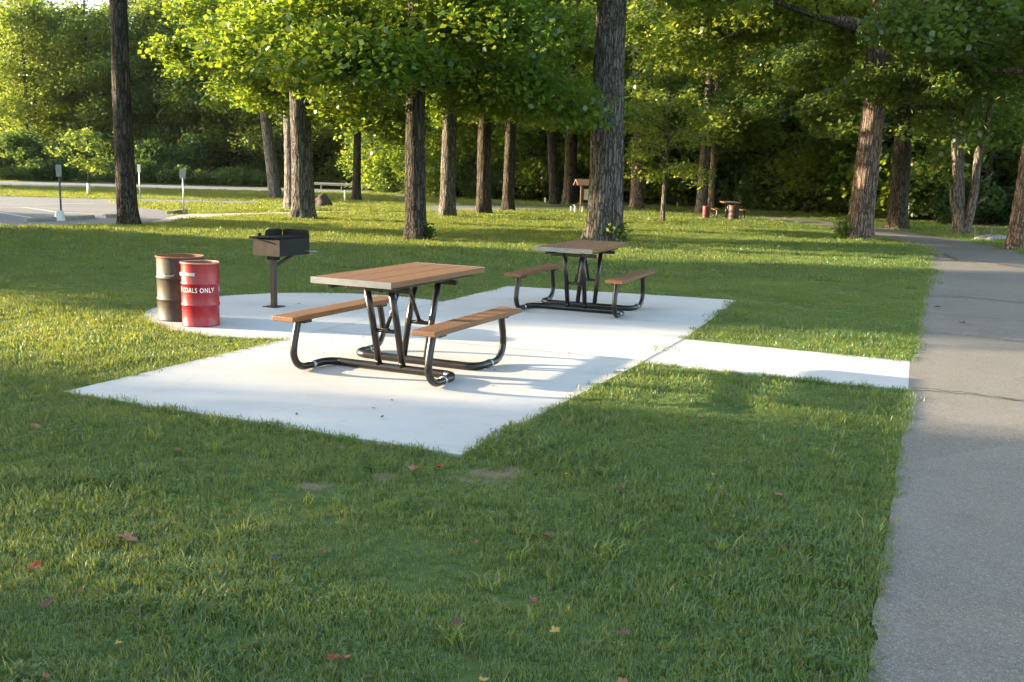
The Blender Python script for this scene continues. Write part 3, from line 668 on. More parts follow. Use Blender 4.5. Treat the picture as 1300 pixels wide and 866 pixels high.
for x, y in ((-47.5, 63), (-49.5, 69.5), (-55, 65), (-53.5, 75)):  # unseen trees added left of view to shade the middle of the wood
    place_wood(int(rw.choice([0, 1, 3])), x, y, rw.uniform(.95, 1.1), rw.random() * 6.283, 0)
def shrub_mesh(seed, R, Hh, n, size, mat):
    rng = np.random.default_rng(seed); lobes = np.column_stack([rng.normal(0, R * .45, 16), rng.normal(0, R * .45, 16), rng.uniform(.15, .8, 16) * Hh]); lr = rng.uniform(.3, .55, 16) * R
    pk = rng.choice(16, n, p=lr ** 2 / (lr ** 2).sum()); o = rng.normal(0, 1, (n, 3)); o /= np.linalg.norm(o, axis=1)[:, None]; o *= (rng.random(n) ** .3)[:, None]
    C = lobes[pk] + o * lr[pk][:, None]; C[:, 2] = np.abs(C[:, 2]) * (Hh / (Hh * .8 + lr.max())) + .03
    lt = rng.random(16)
    return leaf_mesh('foliage', C, size, rng, up=.5, mat=MAT[mat], tint=np.clip(.5 * lt[pk] + .5 * rng.random(n), 0, 1))
SH = [(shrub_mesh(41, 2.4, 3.0, 4200, .22, 'shrub'), 'rounded dark green shrub at the foot of the wood'), (shrub_mesh(42, 2.0, 4.2, 4500, .22, 'shrub'), 'tall bushy green shrub at the foot of the wood'),
      (shrub_mesh(43, 1.7, 2.2, 3000, .20, 'wood_leaf'), 'low lighter green shrub at the foot of the wood')]
def stems_mesh(seed, R, Hh):
    rng = np.random.default_rng(seed); BV, BF, b = [], [], 0
    for _ in range(9):
        a = rng.random() * 6.283; e = np.array([math.cos(a) * R * .5, math.sin(a) * R * .5, Hh * .7])
        V, F, _ = tube_arrays([np.array([0, 0, -.03]), e * [.4, .4, .5], e], [.04, .025, .01], 5, False); BV.append(V); BF.append(np.array(F) + b); b += len(V)
    return fast_mesh('stems', np.vstack(BV), np.vstack(BF), smooth=True)
ST = [stems_mesh(51, 2.4, 3.0), stems_mesh(52, 2.0, 4.2), stems_mesh(53, 1.7, 2.2)]
def place_shrub(k, x, y, s, label=None, group='shrubs along the wood edge', name='shrub', front=True):
    o = empty(name, (x, y, GZ), rw.random() * 6.283, label or SH[k][1].replace('at the foot of the wood', ('at the wood edge ' if front else 'inside the wood ') + where(x, y)), 'shrub', group); o.scale = (s, s, s)
    link('foliage', SH[k][0], None, o); link('stems', ST[k], MAT['bark_dark'], o); return o
d = 0
for row, (back, gap) in enumerate(((.6, 3.2), (4.5, 3.6), (11, 3.8))):
    d = rw.uniform(0, 2)
    while d < seglen[-1]:
        e = np.array([np.interp(d, seglen, EG[:, 0]), np.interp(d, seglen, EG[:, 1])]); n = e / np.linalg.norm(e); e = e + n * (back + rw.uniform(.6, 1.8))
        left = e[0] / e[1] < -.22
        place_shrub(int(rw.choice(3, p=[.55, .15, .3] if left else [.35, .4, .25])), e[0], e[1], rw.uniform(.75, 1.15) if row == 0 else rw.uniform(1.2, 1.6), front=row == 0); d += gap * rw.uniform(.7, 1.3)

for x, y, sc in ((-16.5, 15.8, 1.0), (-16.8, 19.2, 1.1), (-17.6, 22.8, 1.1), (-24, 30.5, 1.2)):  # unseen shrubs, added left of view to shade the left lawn
    place_shrub(1, x, y, sc, 'tall bushy shrub added out of view to shade the lawn', 'shrubs added to shade the lawn')
# deep wood that reads as one mass behind the countable trees
def far_wood():
    rng = np.random.default_rng(60); C = []
    for d in np.arange(0, seglen[-1], 2.0):
        e = np.array([np.interp(d, seglen, EG[:, 0]), np.interp(d, seglen, EG[:, 1])]); n = e / np.linalg.norm(e)
        hgt = 15 + 3.5 * math.sin(d * .21) + 2 * math.sin(d * .53 + 1)
        for _ in range(7):
            q = e + n * rng.uniform(33, 42); c = np.array([q[0] + rng.normal(0, 1), q[1], rng.uniform(.5, hgt)]); C.append(c + rng.normal(0, 1.25, (60, 3)))
    C = np.vstack(C); C = C[C[:, 2] > .1]
    o = link('far_woods', leaf_mesh('far_woods', C, .75, rng, up=.4, mat=MAT['wood_leaf'])); tag(o, 'deep dark woodland mass behind the wood edge', 'woods', None, 'stuff')
far_wood()

# -- trees out of frame to the left whose long shadows cross the lawn
def SP(s_, t_): return (-.9945 * t_ + .1045 * s_, .1045 * t_ + .9945 * s_)
SHADE = [(*SP(3.1, 24), 1.0, 3.5, 2.0), (*SP(1.0, 33), 1.1, 4.5, 2.4), (*SP(-3.6, 25), 1.0, 3.9, 2.0), (*SP(-9.5, 27), 1.0, 4.0, 2.0), (*SP(14.0, 27), 1.0, 2.6, 1.8), (*SP(13.6, 36), 1.1, 2.6, 3.0), (*SP(18.6, 29), 1.0, 1.9, 1.9), (*SP(17.8, 38), 1.1, 2.6, 3.0), (*SP(27.6, 31), 1.1, 2.3, 2.2), (*SP(2.2, 43), 1.2, 4.6, 3.0), (*SP(-5.5, 36), 1.2, 4.6, 2.6)]
for i, (x, y, s, R, zb) in enumerate(SHADE):
    tree('lawn_tree', None, 80 + i, 'leafy lawn tree standing beyond the barrels towards the sun', 15 * s, dia=.55, zb=zb, R=R, bark='bark', leaf='maple', n_leaf=24000, size=.2, zsplit=30, low=.92, at=(x, y), group='lawn trees towards the sun')

# sprouts at three trunk feet
def sprouts(px, n, spread, h, label, seed):
    rng = np.random.default_rng(seed); p = G(*px, GZ); root = empty('sucker_sprouts', (p[0], p[1], GZ), 0, label, 'shrub')
    BV, BF, b, C = [], [], 0, []
    for _ in range(n):
        a = rng.uniform(0, 6.283); e = np.array([math.cos(a) * spread * rng.random(), math.sin(a) * spread * .5 * rng.random(), h * rng.uniform(.4, 1)])
        V, F, _ = tube_arrays([np.array([e[0] * .2, e[1] * .2, -.03]), e * [.6, .6, .55], e], [.010, .008, .004], 5, False); BV.append(V); BF.append(np.array(F) + b); b += len(V)
        for t in np.linspace(.2, 1, 9): C.append(e * t + rng.normal(0, .07, (4, 3)))
    link('stems', fast_mesh('stems', np.vstack(BV), np.vstack(BF), smooth=True), MAT['bark'], root)
    C = np.vstack(C); C[:, 2] = np.maximum(C[:, 2], .03); link('leaves', leaf_mesh('leaves', C, .105, rng, mat=MAT['pale_leaf'] if seed != 92 else MAT['shrub']), None, root)
sprouts((779, 307.5), 13, .42, .62, 'leafy sprouts at the foot of the massive grey trunk', 91)
sprouts((540, 306.5), 8, .25, .5, 'leafy sprouts at the foot of the dark sunlit-strip maple', 92)
sprouts((1072, 304.5), 16, .55, .75, 'bright leafy sprouts at the foot of the warm brown path tree', 93)

# ------------------------------------------------------------------ picnic tables
def table_parts(root):
    PL, TB = MAT['plank'], MAT['tube']
    W, L, zt, th = .731, 1.65, .834, .045; n = 3; g = .007; pw = (W - (n - 1) * g) / n
    for i in range(n):
        x0 = -W / 2 + i * (pw + g); box('top_plank', (x0, -L / 2 + .004, zt - th), (x0 + pw, L / 2 - .004, zt), PL, root, .004)
    for s in (-1, 1):                                          # bright metal channel capping each end of the top
        y = s * (L / 2 + .001)
        box('end_cap', (-W / 2 - .002, min(y, y + s * .006), zt - th - .004), (W / 2 + .002, max(y, y + s * .006), zt + .002), MAT['endcap'], root, .001)
        box('top_rail', (s * .235 - .02, -L / 2 + .06, zt - th - .042), (s * .235 + .02, L / 2 - .06, zt - th - .001), TB, root, .003)
        box('seat', (s * .647 - .105, -L / 2, .489 - .042), (s * .647 + .105, L / 2, .489), PL, root, .007)
    for i in range(n):
        for sy in (-1, 1):
            for dx in (-.06, .06):
                x0 = -W / 2 + i * (pw + g) + pw / 2 + dx; tube('bolt', [(x0, sy * .41, zt - .002), (x0, sy * .41, zt + .002)], .007, MAT['tube'], root, 8)
    for sy in (-1, 1):
        yb = sy * .41
        box('top_cleat', (-.30, yb - .02, zt - th - .085), (.30, yb + .02, zt - th - .044), TB, root, .003)
        # ground crossbar with its two quarter bends
        q = []
        for sx in (-1, 1):
            arc_ = [(sx * .62, sy * .42, .036), (sx * .625, sy * .35, .036), (sx * .615, sy * .285, .036), (sx * .585, sy * .235, .036), (sx * .53, sy * .208, .036), (sx * .46, sy * .203, .036)]
            q.append(arc_ if sx < 0 else arc_[::-1])
        tube('crossbar', smooth_path(q[0] + [(0, sy * .203, .036)] + q[1], 4), .034, TB, root, 12)
        for sx in (-1, 1):
            x = sx * .63
            pts = [(x - sx * .005, sy * .40, .036), (x, sy * .50, .036), (x, sy * .58, .042), (x, sy * .655, .080), (x, sy * .698, .150), (x, sy * .700, .215), (x, sy * .682, .30), (x, sy * .650, .40), (x, sy * .642, .446)]
            leg = tube('leg', smooth_path(pts, 5), .030, TB, root, 12)
            cpl = tube('coupling', [(x - sx * .006, sy * .425, .036), (x - sx * .006, sy * .449, .036)], .0365, MAT['steel'], root, 14)
            box('seat_bracket', (x - .075, sy * .60 - .055, .418), (x + .075, sy * .60 + .055, .446), TB, root, .006)
            # uprights leaning out to the ends
            up = tube('upright', [(sx * .115, sy * .205, .045), (sx * .115, sy * .31, .43), (sx * .115, sy * .41, zt - th - .05)], .029, TB, root, 12)
            bl = tube('bolt', [(sx * .115, sy * .235, .085), (sx * .115, sy * .245, .085)], .010, MAT['steel'], root, 8)
            if sy < 0 and sx > 0:
                tube('sticker', [(sx * .115, sy * .377, .655), (sx * .115, sy * .3865, .690)], .0305, MAT['sticker'], root, 14)
        tube('brace_bar', [(-.115, sy * .29, .36), (.115, sy * .29, .36)], .017, TB, root, 8)
        box('brace_foot', (-.03, sy * .29 - .02, .345), (.03, sy * .29 + .02, .385), TB, root, .004)
        tube('brace', [(0, sy * .285, .37), (0, sy * .02, zt - th - .004)], .017, TB, root, 8)
tabs = [((-.937, 8.227), -.4095, 'brown plank picnic table on black tube legs nearest the barrels and grill'), ((.877, 12.386), -.3707, 'brown plank picnic table on black tube legs before the massive grey trunk')]
t_a = empty('picnic_table', (*tabs[0][0], 0), tabs[0][1], tabs[0][2], 'picnic table', 'brown plank picnic tables'); table_parts(t_a)
t_b = copy_tree(t_a); t_b.location = (*tabs[1][0], 0); t_b.rotation_euler = (0, 0, tabs[1][1]); t_b['label'] = tabs[1][2]
ft = G(925, 279); t_c = copy_tree(t_a); t_c.location = (ft[0], ft[1], 0); t_c.rotation_euler = (0, 0, -.1); t_c['label'] = 'small picnic table far across the lawn between two drums'
t_c.scale = (1, 1, 1)
far_pad_poly = [ft + np.array(q) for q in ((-2.2, -1.0), (2.9, -1.0), (2.9, 1.6), (-2.2, 1.6))]
poly_sheet('far_picnic_slab', far_pad_poly, -.002, MAT['concrete'], .1)

# ------------------------------------------------------------------ drums
def drum(px, r, h, paint, inner, label, group, text=None, handle=None, face=0.0, at=None):
    p = G(*px) if at is None else at; root = empty('steel_drum', (p[0], p[1], 0), 0, label, 'drum', group)
    o = []; o += [(r * .99, .0), (r * 1.022, .004), (r * 1.022, .014), (r, .022)]
    for k in (1 / 3, 2 / 3):
        z = h * k; o += [(r, z - .022), (r * 1.012, z - .014), (r * 1.035, z - .005), (r * 1.035, z + .005), (r * 1.012, z + .014), (r, z + .022)]
    o += [(r, h - .018)]
    inn = [(r * .985, h - .012), (r * .97, h * .5), (r * .97, .05), (.001, .045)]
    body = lathe('body', [(.001, .002)] + o, MAT[paint], root, 56)
    lathe('lining', [(r * .99, h - .006)] + inn, MAT[inner], root, 48)
    a = np.linspace(0, 2 * np.pi, 49); tube('rim', np.column_stack([r * 1.01 * np.cos(a), r * 1.01 * np.sin(a), np.full(49, h - .008)]), .0095, MAT['rimmetal' if text else 'rust'], root, 8)
    if handle:
        a0_, a1_, z, w, kind = handle
        aa = np.radians(np.linspace(a0_, a1_, 9)) - math.pi / 2 + face
        if kind == 'band':
            V = []; F = []
            for i, t in enumerate(aa):
                rr = r + (.020 if 0 < i < 8 else .001)
                V += [(rr * math.cos(t), rr * math.sin(t), z - w), (rr * math.cos(t), rr * math.sin(t), z + w), ((rr - .006) * math.cos(t), (rr - .006) * math.sin(t), z + w), ((rr - .006) * math.cos(t), (rr - .006) * math.sin(t), z - w)]
                if i:
                    k = 4 * i
                    for q in range(4): F.append((k - 4 + q, k - 4 + (q + 1) % 4, k + (q + 1) % 4, k + q))
            F += [(0, 1, 2, 3), (len(V) - 1, len(V) - 2, len(V) - 3, len(V) - 4)]
            link('handle', mesh('handle', V, F), MAT['steel'], root)
        else:
            pts = [((r + (.03 if 0 < i < 8 else .0)) * math.cos(t), (r + (.03 if 0 < i < 8 else .0)) * math.sin(t), z + (.0 if 0 < i < 8 else .012)) for i, t in enumerate(aa)]
            tube('handle', pts, .006, MAT['steel'], root, 6)
    if text:
        s, zc, ch, ang0, span = text
        cu = bpy.data.curves.new('lettering', 'FONT'); cu.body = s; cu.size = ch * 1.38; cu.extrude = .0; cu.offset = .0012; cu.space_character = 1.18; cu.resolution_u = 3
        tmp = bpy.data.objects.new('tmp', cu); COL.objects.link(tmp); bpy.context.view_layer.update()
        me = bpy.data.meshes.new_from_object(tmp.evaluated_get(bpy.context.evaluated_depsgraph_get())); bpy.data.objects.remove(tmp)
        bm = bmesh.new(); bm.from_mesh(me); xs = [v.co.x for v in bm.verts]; x0, x1 = min(xs), max(xs)
        # subdivide so the flat letters follow the drum's curve, then wrap
        for k in range(1, 120):
            xx = x0 + (x1 - x0) * k / 120
            bmesh.ops.bisect_plane(bm, geom=list(bm.verts) + list(bm.edges) + list(bm.faces), plane_co=(xx, 0, 0), plane_no=(1, 0, 0))
        for v in bm.verts:
            t = math.radians(ang0 + (v.co.x - x0) / (x1 - x0) * span) - math.pi / 2 + face
            v.co = Vector(((r + .0022) * math.cos(t), (r + .0022) * math.sin(t), zc + v.co.y - ch / 2))
        bm.to_mesh(me); bm.free(); link('lettering', me, MAT['letter'], root)
        m2 = link('lettering', me, None, root); m2.rotation_euler = (0, 0, math.radians(180)); 
    return root
MAT['rimmetal'] = simple('worn_rim', (.42, .20, .12), .5, .2, .3, 20, .1)
fa = math.atan2(3.2, 10.2)                                     # the lettered side faces the photographer
drum((255.5, 412.2), .192, .675, 'redpaint', 'rust', 'red steel drum lettered in white, at the grass edge', 'steel drums by the grill', ('HOT COALS ONLY', .39, .050, -107, 152), (-78, -16, .555, .017, 'band'), fa)
drum((230.5, 404.6), .247, .70, 'blackdrum', 'rust', 'rusty black-brown open steel drum behind the red drum', 'steel drums by the grill', None, (-38, -12, .50, .01, 'wire'), fa)
MAT['farred'] = simple('faded_red_drum_paint', (.085, .008, .010), .6, 0, .35, 6, .1)
drum(None, .17, .60, 'farred', 'rust', 'red steel drum left of the far picnic table', 'drums by the far table', at=(ft[0] - 1.05, ft[1] + .1))
MAT['darkred'] = simple('dark_red_drum_paint', (.030, .010, .010), .6, 0, .35, 6, .1)
drum(None, .24, .68, 'darkred', 'rust', 'dark maroon steel drum in front of the far picnic table', 'drums by the far table', at=(ft[0] + .05, ft[1] - .72))

# ------------------------------------------------------------------ pedestal grill
def grill():
    p = G(348, 389.5); root = empty('pedestal_grill', (p[0], p[1], 0), -.40, 'black pedestal charcoal grill on a square post', 'grill')
    b = lambda nm, lo, hi, m, bv=.003, **k: box(nm, lo, hi, MAT[m], root, bv, **k)
    b('base_plate', (-.10, -.10, .0), (.10, .10, .010), 'grillpost'); b('post', (-.031, -.031, .010), (.031, .031, .62), 'grillpost', .005)
    b('pivot_collar', (-.055, -.055, .575), (.055, .055, .628), 'soot')
    x0, x1, y0, y1, z0, z1 = -.20, .19, -.13, .46, .630, .835
    b('firebox_floor', (x0, y0, z0), (x1, y1, z0 + .008), 'soot', .001)
    b('front_wall', (x0, y0 - .006, z0), (x1, y0, z1 - .01), 'grillbrown', .001)
    b('side_wall', (x1, y0 - .004, z0), (x1 + .006, y1, z1), 'soot', .001)
    b('side_wall', (x0 - .006, y0 - .004, z0), (x0, y1, z1), 'soot', .001)
    # raised windbreak with rounded upper corners round the back
    def plate(nm, u0, u1, zt, ax, at_, r=.05):
        pr = [(u0, z0), (u1, z0)] + [(u1 - r + r * math.cos(t), zt - r + r * math.sin(t)) for t in np.linspace(0, math.pi / 2, 6)] + [(u0 + r - r * math.sin(t), zt - r + r * math.cos(t)) for t in np.linspace(0, math.pi / 2, 6)]
        bm = bmesh.new(); mk = (lambda u, z, o: (u, at_ + o, z)) if ax == 'x' else (lambda u, z, o: (at_ + o, u, z))
        f = bm.faces.new([bm.verts.new(mk(u, z, 0)) for u, z in pr]); r_ = bmesh.ops.extrude_face_region(bm, geom=[f])
        for v in [g for g in r_['geom'] if isinstance(g, bmesh.types.BMVert)]: v.co += Vector((0, .006, 0) if ax == 'x' else (.006, 0, 0))
        return link(nm, bm_mesh(nm, bm), MAT['soot'], root)
    plate('back_wall', x0 - .004, x1 + .004, z1 + .095, 'x', y1 + .001); plate('windbreak', .12, y1 - .002, z1 + .095, 'y', x0 - .014)
    b('notched_lug', (x0 - .016, -.02, z1 - .04), (x0 - .008, .045, z1 + .055), 'soot', .002)
    b('ash_bed', (x0 + .01, y0 + .01, z0 + .010), (x1 - .01, y1 - .01, z0 + .045), 'ash', .01)
    # cooking grate: two side bars and cross rods
    for x in (x0 + .02, x1 - .02): tube('grate_rail', [(x, y0 - .05, z1 + .006), (x, y1 - .02, z1 + .006)], .006, MAT['soot'], root, 6)
    for k in range(13):
        y = y0 - .02 + k * .045; tube('grate_rod', [(x0 - .045, y, z1 + .016), (x1 + .01, y, z1 + .016)], .0055, MAT['soot'], root, 6)
    tube('grate_handle', [(x0 - .03, y0 - .04, z1 + .012), (x0 + .20, y0 - .045, z1 - .02), (x1 - .03, y0 - .04, z1 - .055)], .007, MAT['soot'], root, 6)
    tube('spring_handle', [(x1 + .004, y1 - .10, z0 + .045), (x1 + .16, y1 - .06, z0 + .045)], .006, MAT['steel'], root, 6)
    tube('brace', [(.0, .03, .50), (.06, .36, z0 + .004)], .020, MAT['grillpost'], root, 6)
grill()
# nothing is modelled on the pad beside the drum
# ------------------------------------------------------------------ parking lot furniture
def px_m(p): return p[1] / FPX
def sign_post(px, hpx, plate, mat_plate, label, base=False, post='steel', rz=0.0):
    p = G(*px); k = px_m(p); h = hpx * k; root = empty('sign_post', (p[0], p[1], GZ), rz, label, 'sign')
    tube('post', [(0, 0, -.05), (0, 0, h)], .028, MAT[post], root, 8)
    w, ph = plate[0] * k, plate[1] * k
    pl = box('sign_plate', (-w / 2, -.036, h - ph), (w / 2, -.029, h + .02), MAT[mat_plate], root, .002)
    tube('bolt', [(0, -.030, h - ph * .2), (0, -.040, h - ph * .2)], .012, MAT['steel'], pl, 6); tube('bolt', [(0, -.030, h - ph * .8), (0, -.040, h - ph * .8)], .012, MAT['steel'], pl, 6)
    if base:
        bm = bmesh.new(); bmesh.ops.create_cone(bm, cap_ends=True, segments=14, radius1=.17, radius2=.10, depth=.30)
        for v in bm.verts: v.co = Vector((v.co.x - .05, v.co.y, v.co.z + .15))
        link('footing', bm_mesh('footing', bm), MAT['white'], root)
sign_post((78, 279.5), 69, (7, 14), 'signback', 'grey parking sign on a post with white concrete footing', True, 'postgreen')
sign_post((178, 256), 46, (4, 9), 'white', 'small white sign on a thin post by the drive')
sign_post((233.5, 271.5), 56, (7.5, 11.5), 'signback', 'grey backed parking sign at the end of the sidewalk')
def wheel_stop(a, b, label):
    A, B = G(*a), G(*b); c = (A + B) / 2; d = B - A; L = np.linalg.norm(d); bm = bmesh.new()
    prof = [(-.085, 0), (.085, 0), (.075, .07), (.045, .11), (-.045, .11), (-.075, .07)]
    f = bm.faces.new([bm.verts.new((-L / 2, y, z)) for y, z in prof]); r = bmesh.ops.extrude_face_region(bm, geom=[f])
    for v in [g for g in r['geom'] if isinstance(g, bmesh.types.BMVert)]: v.co.x += L
    o = link('wheel_stop', bm_mesh('wheel_stop', bm), MAT['concrete_old']); o.location = (c[0], c[1], -.012); o.rotation_euler = (0, 0, math.atan2(d[1], d[0])); tag(o, label, 'wheel stop', 'concrete wheel stops')
wheel_stop((32, 281.5), (118, 277), 'long concrete wheel stop at the white sign footing'); wheel_stop((132, 276), (168, 274.5), 'concrete wheel stop behind the slender leaning tree'); wheel_stop((215, 271.5), (236, 268.5), 'concrete wheel stop beside the grey backed sign')
def young_guard():
    p = G(113, 247); k = px_m(p); root = tree('sapling', (113, 247), 95, 'sapling in a white trunk guard beyond the parking lot', 3.6, dia=.07, zb=1.4, R=1.3, bark='bark', leaf='wood_leaf', n_leaf=1500, n_limb=12, n_sub=4, zsplit=20, size=.16, cl_r=.4, sides=8)
    tube('trunk_guard', [(0, 0, 0), (0, 0, .62)], [.11, .08], MAT['white'], root, 10)
young_guard()
def guard_rail():
    A, B = G(380, 239.5), G(489, 243.5); c = (A + B) / 2; d = B - A; L = np.linalg.norm(d); root = empty('guard_rail', (c[0], c[1], GZ), math.atan2(d[1], d[0]), 'grey metal guard rail along the road beyond the lawn', 'guard rail')
    V = []; F = []; prof = [(-.03, .42), (.03, .47), (-.03, .53), (-.03, .59), (.03, .65), (-.03, .70)]
    for s in (-1, 1): V += [(s * L / 2, y - .09, z) for y, z in prof]
    V += [(x, y + .012, z) for x, y, z in V]; n = len(prof)
    for i in range(n - 1): F += [(i, i + 1, n + i + 1, n + i), (2 * n + i, 3 * n + i, 3 * n + i + 1, 2 * n + i + 1)]
    link('beam', mesh('beam', V, F), MAT['railgrey'], root)
    for x in np.linspace(-L / 2 + .2, L / 2 - .2, 5): box('rail_post', (x - .06, -.06, -.05), (x + .06, .06, .70), MAT['postgreen'], root, .005)
guard_rail()
def rock(px, sx, sy, sz, mat, label, seed, name='boulder'):
    rng = np.random.default_rng(seed); p = G(*px); bm = bmesh.new(); bmesh.ops.create_icosphere(bm, subdivisions=4, radius=1); ph = rng.random((8, 3)) * 6
    dirs = rng.normal(0, 1, (8, 3))
    for v in bm.verts:
        c = np.array(v.co); f = 1 + sum(.07 * math.sin(3 * (dirs[i] @ c) + ph[i][0]) for i in range(8)); c = c * f; v.co = Vector((c[0] * sx, c[1] * sy, max(c[2], -.2) * sz))
    o = link(name, bm_mesh(name, bm, True), MAT[mat]); o.location = (p[0], p[1], GZ); tag(o, label, 'rock')
rock((409, 262), .55, .45, .50, 'rock_brown', 'dark brown boulder beside the twin-trunk maple', 5)
rock((1258, 305), .42, .3, .26, 'rock', 'pale grey rock in front of the low metal railing', 6); rock((1280, 306), .17, .14, .12, 'rock', 'small pale stone next to the pale grey rock', 7)
def marker(px, hpx, r, mat, label):
    p = G(*px); h = hpx * px_m(p); root = empty('marker_post', (p[0], p[1], GZ), 0, label, 'post')
    tube('post', [(0, 0, -.05), (0, 0, h)], r, MAT[mat], root, 8); lathe('cap', [(.001, h + .02), (r * .8, h + .012), (r * 1.15, h), (r * 1.15, h - .02), (r, h - .02)], MAT[mat], root, 10)
marker((438, 256), 14, .055, 'white', 'short white marker post right of the brown boulder'); marker((447.5, 253), 13, .022, 'white', 'thin pale rod beside the short white marker post')
marker((725, 269), 7, .05, 'paint_line', 'short pale post left of the notice kiosk'); marker((860, 262), 9, .06, 'white', 'short white post behind the thin young tree'); marker((1152, 282), 24, .035, 'white', 'pale upright pole at the wood edge beyond the path'); marker((692, 258), 7, .05, 'white', 'tiny white post before the dark wood')
def kiosk():
    p = G(750, 270); root = empty('notice_kiosk', (p[0], p[1], GZ), .15, 'roofed timber notice kiosk half hidden by the massive trunk', 'kiosk')
    for x in (-.52, .52): box('post', (x - .05, -.05, -.05), (x + .05, .05, 1.42), MAT['wood'], root, .004)
    box('board', (-.46, -.035, .62), (.46, .02, 1.22), MAT['wood'], root, .004); box('notice', (-.40, -.045, .66), (.40, -.037, 1.18), MAT['white'], root, .001)
    bm = bmesh.new(); pr = [(-.55, 1.34), (0, 1.62), (.55, 1.34), (.55, 1.39), (0, 1.68), (-.55, 1.39)]
    f = bm.faces.new([bm.verts.new((-.85, y, z)) for y, z in pr]); r = bmesh.ops.extrude_face_region(bm, geom=[f])
    for v in [g for g in r['geom'] if isinstance(g, bmesh.types.BMVert)]: v.co.x += 1.7
    link('roof', bm_mesh('roof', bm), MAT['shingle'], root)
    b = empty('log_bench', (p[0] - .62, p[1] - .35, GZ), .15, 'low pale-legged bench in front of the notice kiosk', 'bench')
    box('seat', (-.3, -.12, .36), (.3, .12, .41), MAT['wood'], b, .005)
    for x in (-.2, .2): box('leg', (x - .04, -.1, -.02), (x + .04, .1, .36), MAT['paint_line'], b, .004)
kiosk()
def railing():
    p = G(1237, 304); q = G(1300, 308); d = q - p; L = np.linalg.norm(d); k = px_m(p); h = 17 * k; root = empty('metal_railing', (p[0], p[1], GZ), math.atan2(d[1], d[0]), 'low grey metal railing beyond the path with upright bars', 'railing')
    for z in (h, .08): tube('rail', [(0, 0, z), (L, 0, z)], .02, MAT['railgrey'], root, 8)
    for x in np.arange(0, L + .01, L / 3): tube('post', [(x, 0, -.05), (x, 0, h)], .025, MAT['railgrey'], root, 8)
    for x in np.arange(.1, L, .11): tube('bar', [(x, 0, .08), (x, 0, h)], .006, MAT['railgrey'], root, 5)
railing()

# ------------------------------------------------------------------ fallen leaves
def leaf_shape(rng, s, lobed=True):
    n = 30; V = [(0, 0, .004)]; cu = rng.uniform(.3, 1.1); tw = rng.uniform(0, 6.28)
    for i in range(n):
        a = i / n * 2 * np.pi; r = (.62 + .38 * abs(math.cos(2.5 * a)) ** 1.3 * 1.0 + .06 * math.sin(11 * a)) if lobed else (.55 + .45 * abs(math.cos(a)) ** 1.5)
        x, y = r * math.cos(a) * s / 2, r * math.sin(a) * s / 2 * .85; V.append((x, y, .004 + cu * (x * math.cos(tw) + y * math.sin(tw)) ** 2 / s + abs(y) * .15))
    F = [(0, 1 + i, 1 + (i + 1) % n) for i in range(n)]; k = len(V)
    st = [(-s * .3, 0, .008), (-s * .75, .02 * s, .004), (-s * .75, .05 * s, .004), (-s * .3, .04 * s, .008)]
    return V + st, F + [(k, k + 1, k + 2, k + 3)]
LV = [((160, 681), .115, 'tan', 'large pale tan maple leaf lying in the grass'), ((41, 717), .075, 'rust', 'rust red maple leaf near the large tan leaf'), ((695, 677), .065, 'brown', None), ((351, 705), .055, 'grey', 'purple-grey curled leaf in the grass'),
      ((526, 592), .085, 'tan', 'tan leaf on the grass at the near slab corner'), ((558, 590), .07, 'rust', 'reddish leaf at the near slab corner'), ((60, 761), .06, 'brown', None), ((425, 831), .065, 'leafrust', None), ((441, 829), .03, 'tan', None), ((990, 625), .06, 'tan', None), ((993, 690), .05, 'brown', None),
      ((655, 748), .04, 'brown', None), ((580, 786), .05, 'brown', None), ((607, 685), .045, 'tan', None), ((793, 799), .05, 'brown', None), ((790, 862), .05, 'tan', None), ((705, 797), .05, 'yellow', 'yellow leaf in the grass below the dirt patch'), ((905, 599), .035, 'yellow', None), ((720, 599), .03, 'yellow', None),
      ((225, 568), .05, 'brown', None), ((45, 538), .07, 'tan', None), ((124, 745), .04, 'brown', None), ((173, 773), .035, 'brown', None), ((180, 702), .025, 'yellow', None), ((485, 527), .045, 'brown', None), ((812, 655), .04, 'brown', None), ((1124, 660), .045, 'brown', None), ((1118, 746), .03, 'rust', None), ((614, 858), .045, 'yellow', None), ((150, 812), .03, 'yellow', None), ((447, 716), .04, 'brown', None), ((889, 526), .05, 'tan', None),
      ((1222, 409), .10, 'brown', None), ((1190, 389), .12, 'brown', None)]
rl = np.random.default_rng(8)
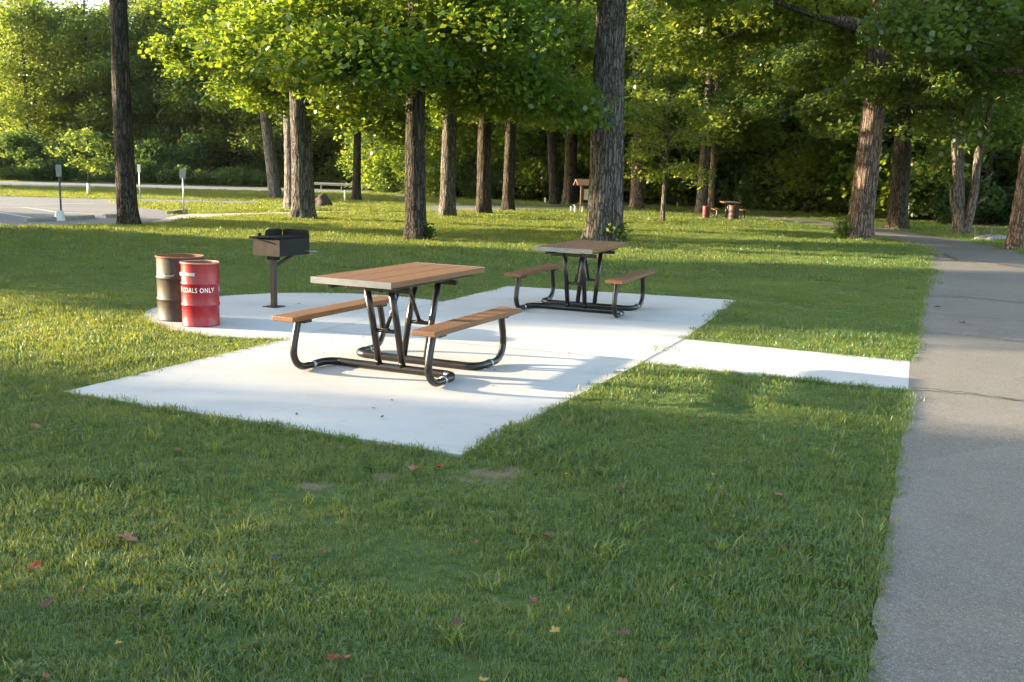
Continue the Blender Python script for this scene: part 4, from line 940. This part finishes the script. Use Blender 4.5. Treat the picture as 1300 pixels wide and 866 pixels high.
while len(LV) < 56:
    u, v = rl.uniform(0, 1120), 500 + 366 * rl.random() ** .8
    if all(not in_poly(np.array([G(u, v)]), q)[0] for q in PAVED[:3]): LV.append(((u, v), rl.uniform(.018, .05), rl.choice(['brown', 'brown', 'brown', 'tan']), None))
shared = {'brown': 'small brown dry leaf lying on the ground', 'tan': 'small tan dry leaf lying in the grass', 'rust': 'small rust red leaf at the path edge', 'yellow': 'tiny yellow leaf lying in the grass', 'leafrust': 'rust brown curled leaf lying in the foreground grass'}
for px, s, c, lab in LV:
    p = G(*px, .03); V, F = leaf_shape(rl, s, rl.random() < .7); onpath = in_poly(np.array([p]), path_poly)[0]
    o = link('fallen_leaf', mesh('fallen_leaf', V, F), MAT['leaf_' + c.replace('leafrust', 'rust')]); o.location = (p[0], p[1], .016 if onpath else .012); o.rotation_euler = (rl.normal(0, .05 if onpath else .16), rl.normal(0, .05 if onpath else .16), rl.random() * 6.28)
    tag(o, lab or shared[c], 'leaf', 'fallen leaves')
# leaf scraps and twigs blown onto the slab
for i in range(26):
    u = rl.uniform(150, 860); v = rl.uniform(376, 545); p = G(u, v)
    if not in_poly(np.array([p]), slab_poly)[0]: continue
    V, F = leaf_shape(rl, rl.uniform(.018, .045), False); o = link('leaf_scrap', mesh('leaf_scrap', V, F), MAT['leaf_brown']); o.location = (p[0], p[1], .0); o.rotation_euler = (0, 0, rl.random() * 6.28); tag(o, 'small dry leaf scrap lying on the white concrete slab', 'leaf', 'leaf scraps on the slab')

# ------------------------------------------------------------------ thin haze volume, added to imitate the lens's veiling glare
def haze():
    o = box('haze', (-170, -40, -1.0), (170, 175, 36), None); m = bpy.data.materials.new('veiling_glare_haze'); m.use_nodes = True; nt = m.node_tree
    for n in list(nt.nodes): nt.nodes.remove(n)
    v = nt.nodes.new('ShaderNodeVolumePrincipled'); v.inputs['Color'].default_value = (.95, .93, .85, 1); v.inputs['Density'].default_value = HAZE; v.inputs['Anisotropy'].default_value = .35
    out = nt.nodes.new('ShaderNodeOutputMaterial'); nt.links.new(v.outputs[0], out.inputs['Volume']); o.data.materials.append(m); tag(o, None, None, None, 'stuff')
HAZE = .00006
haze()
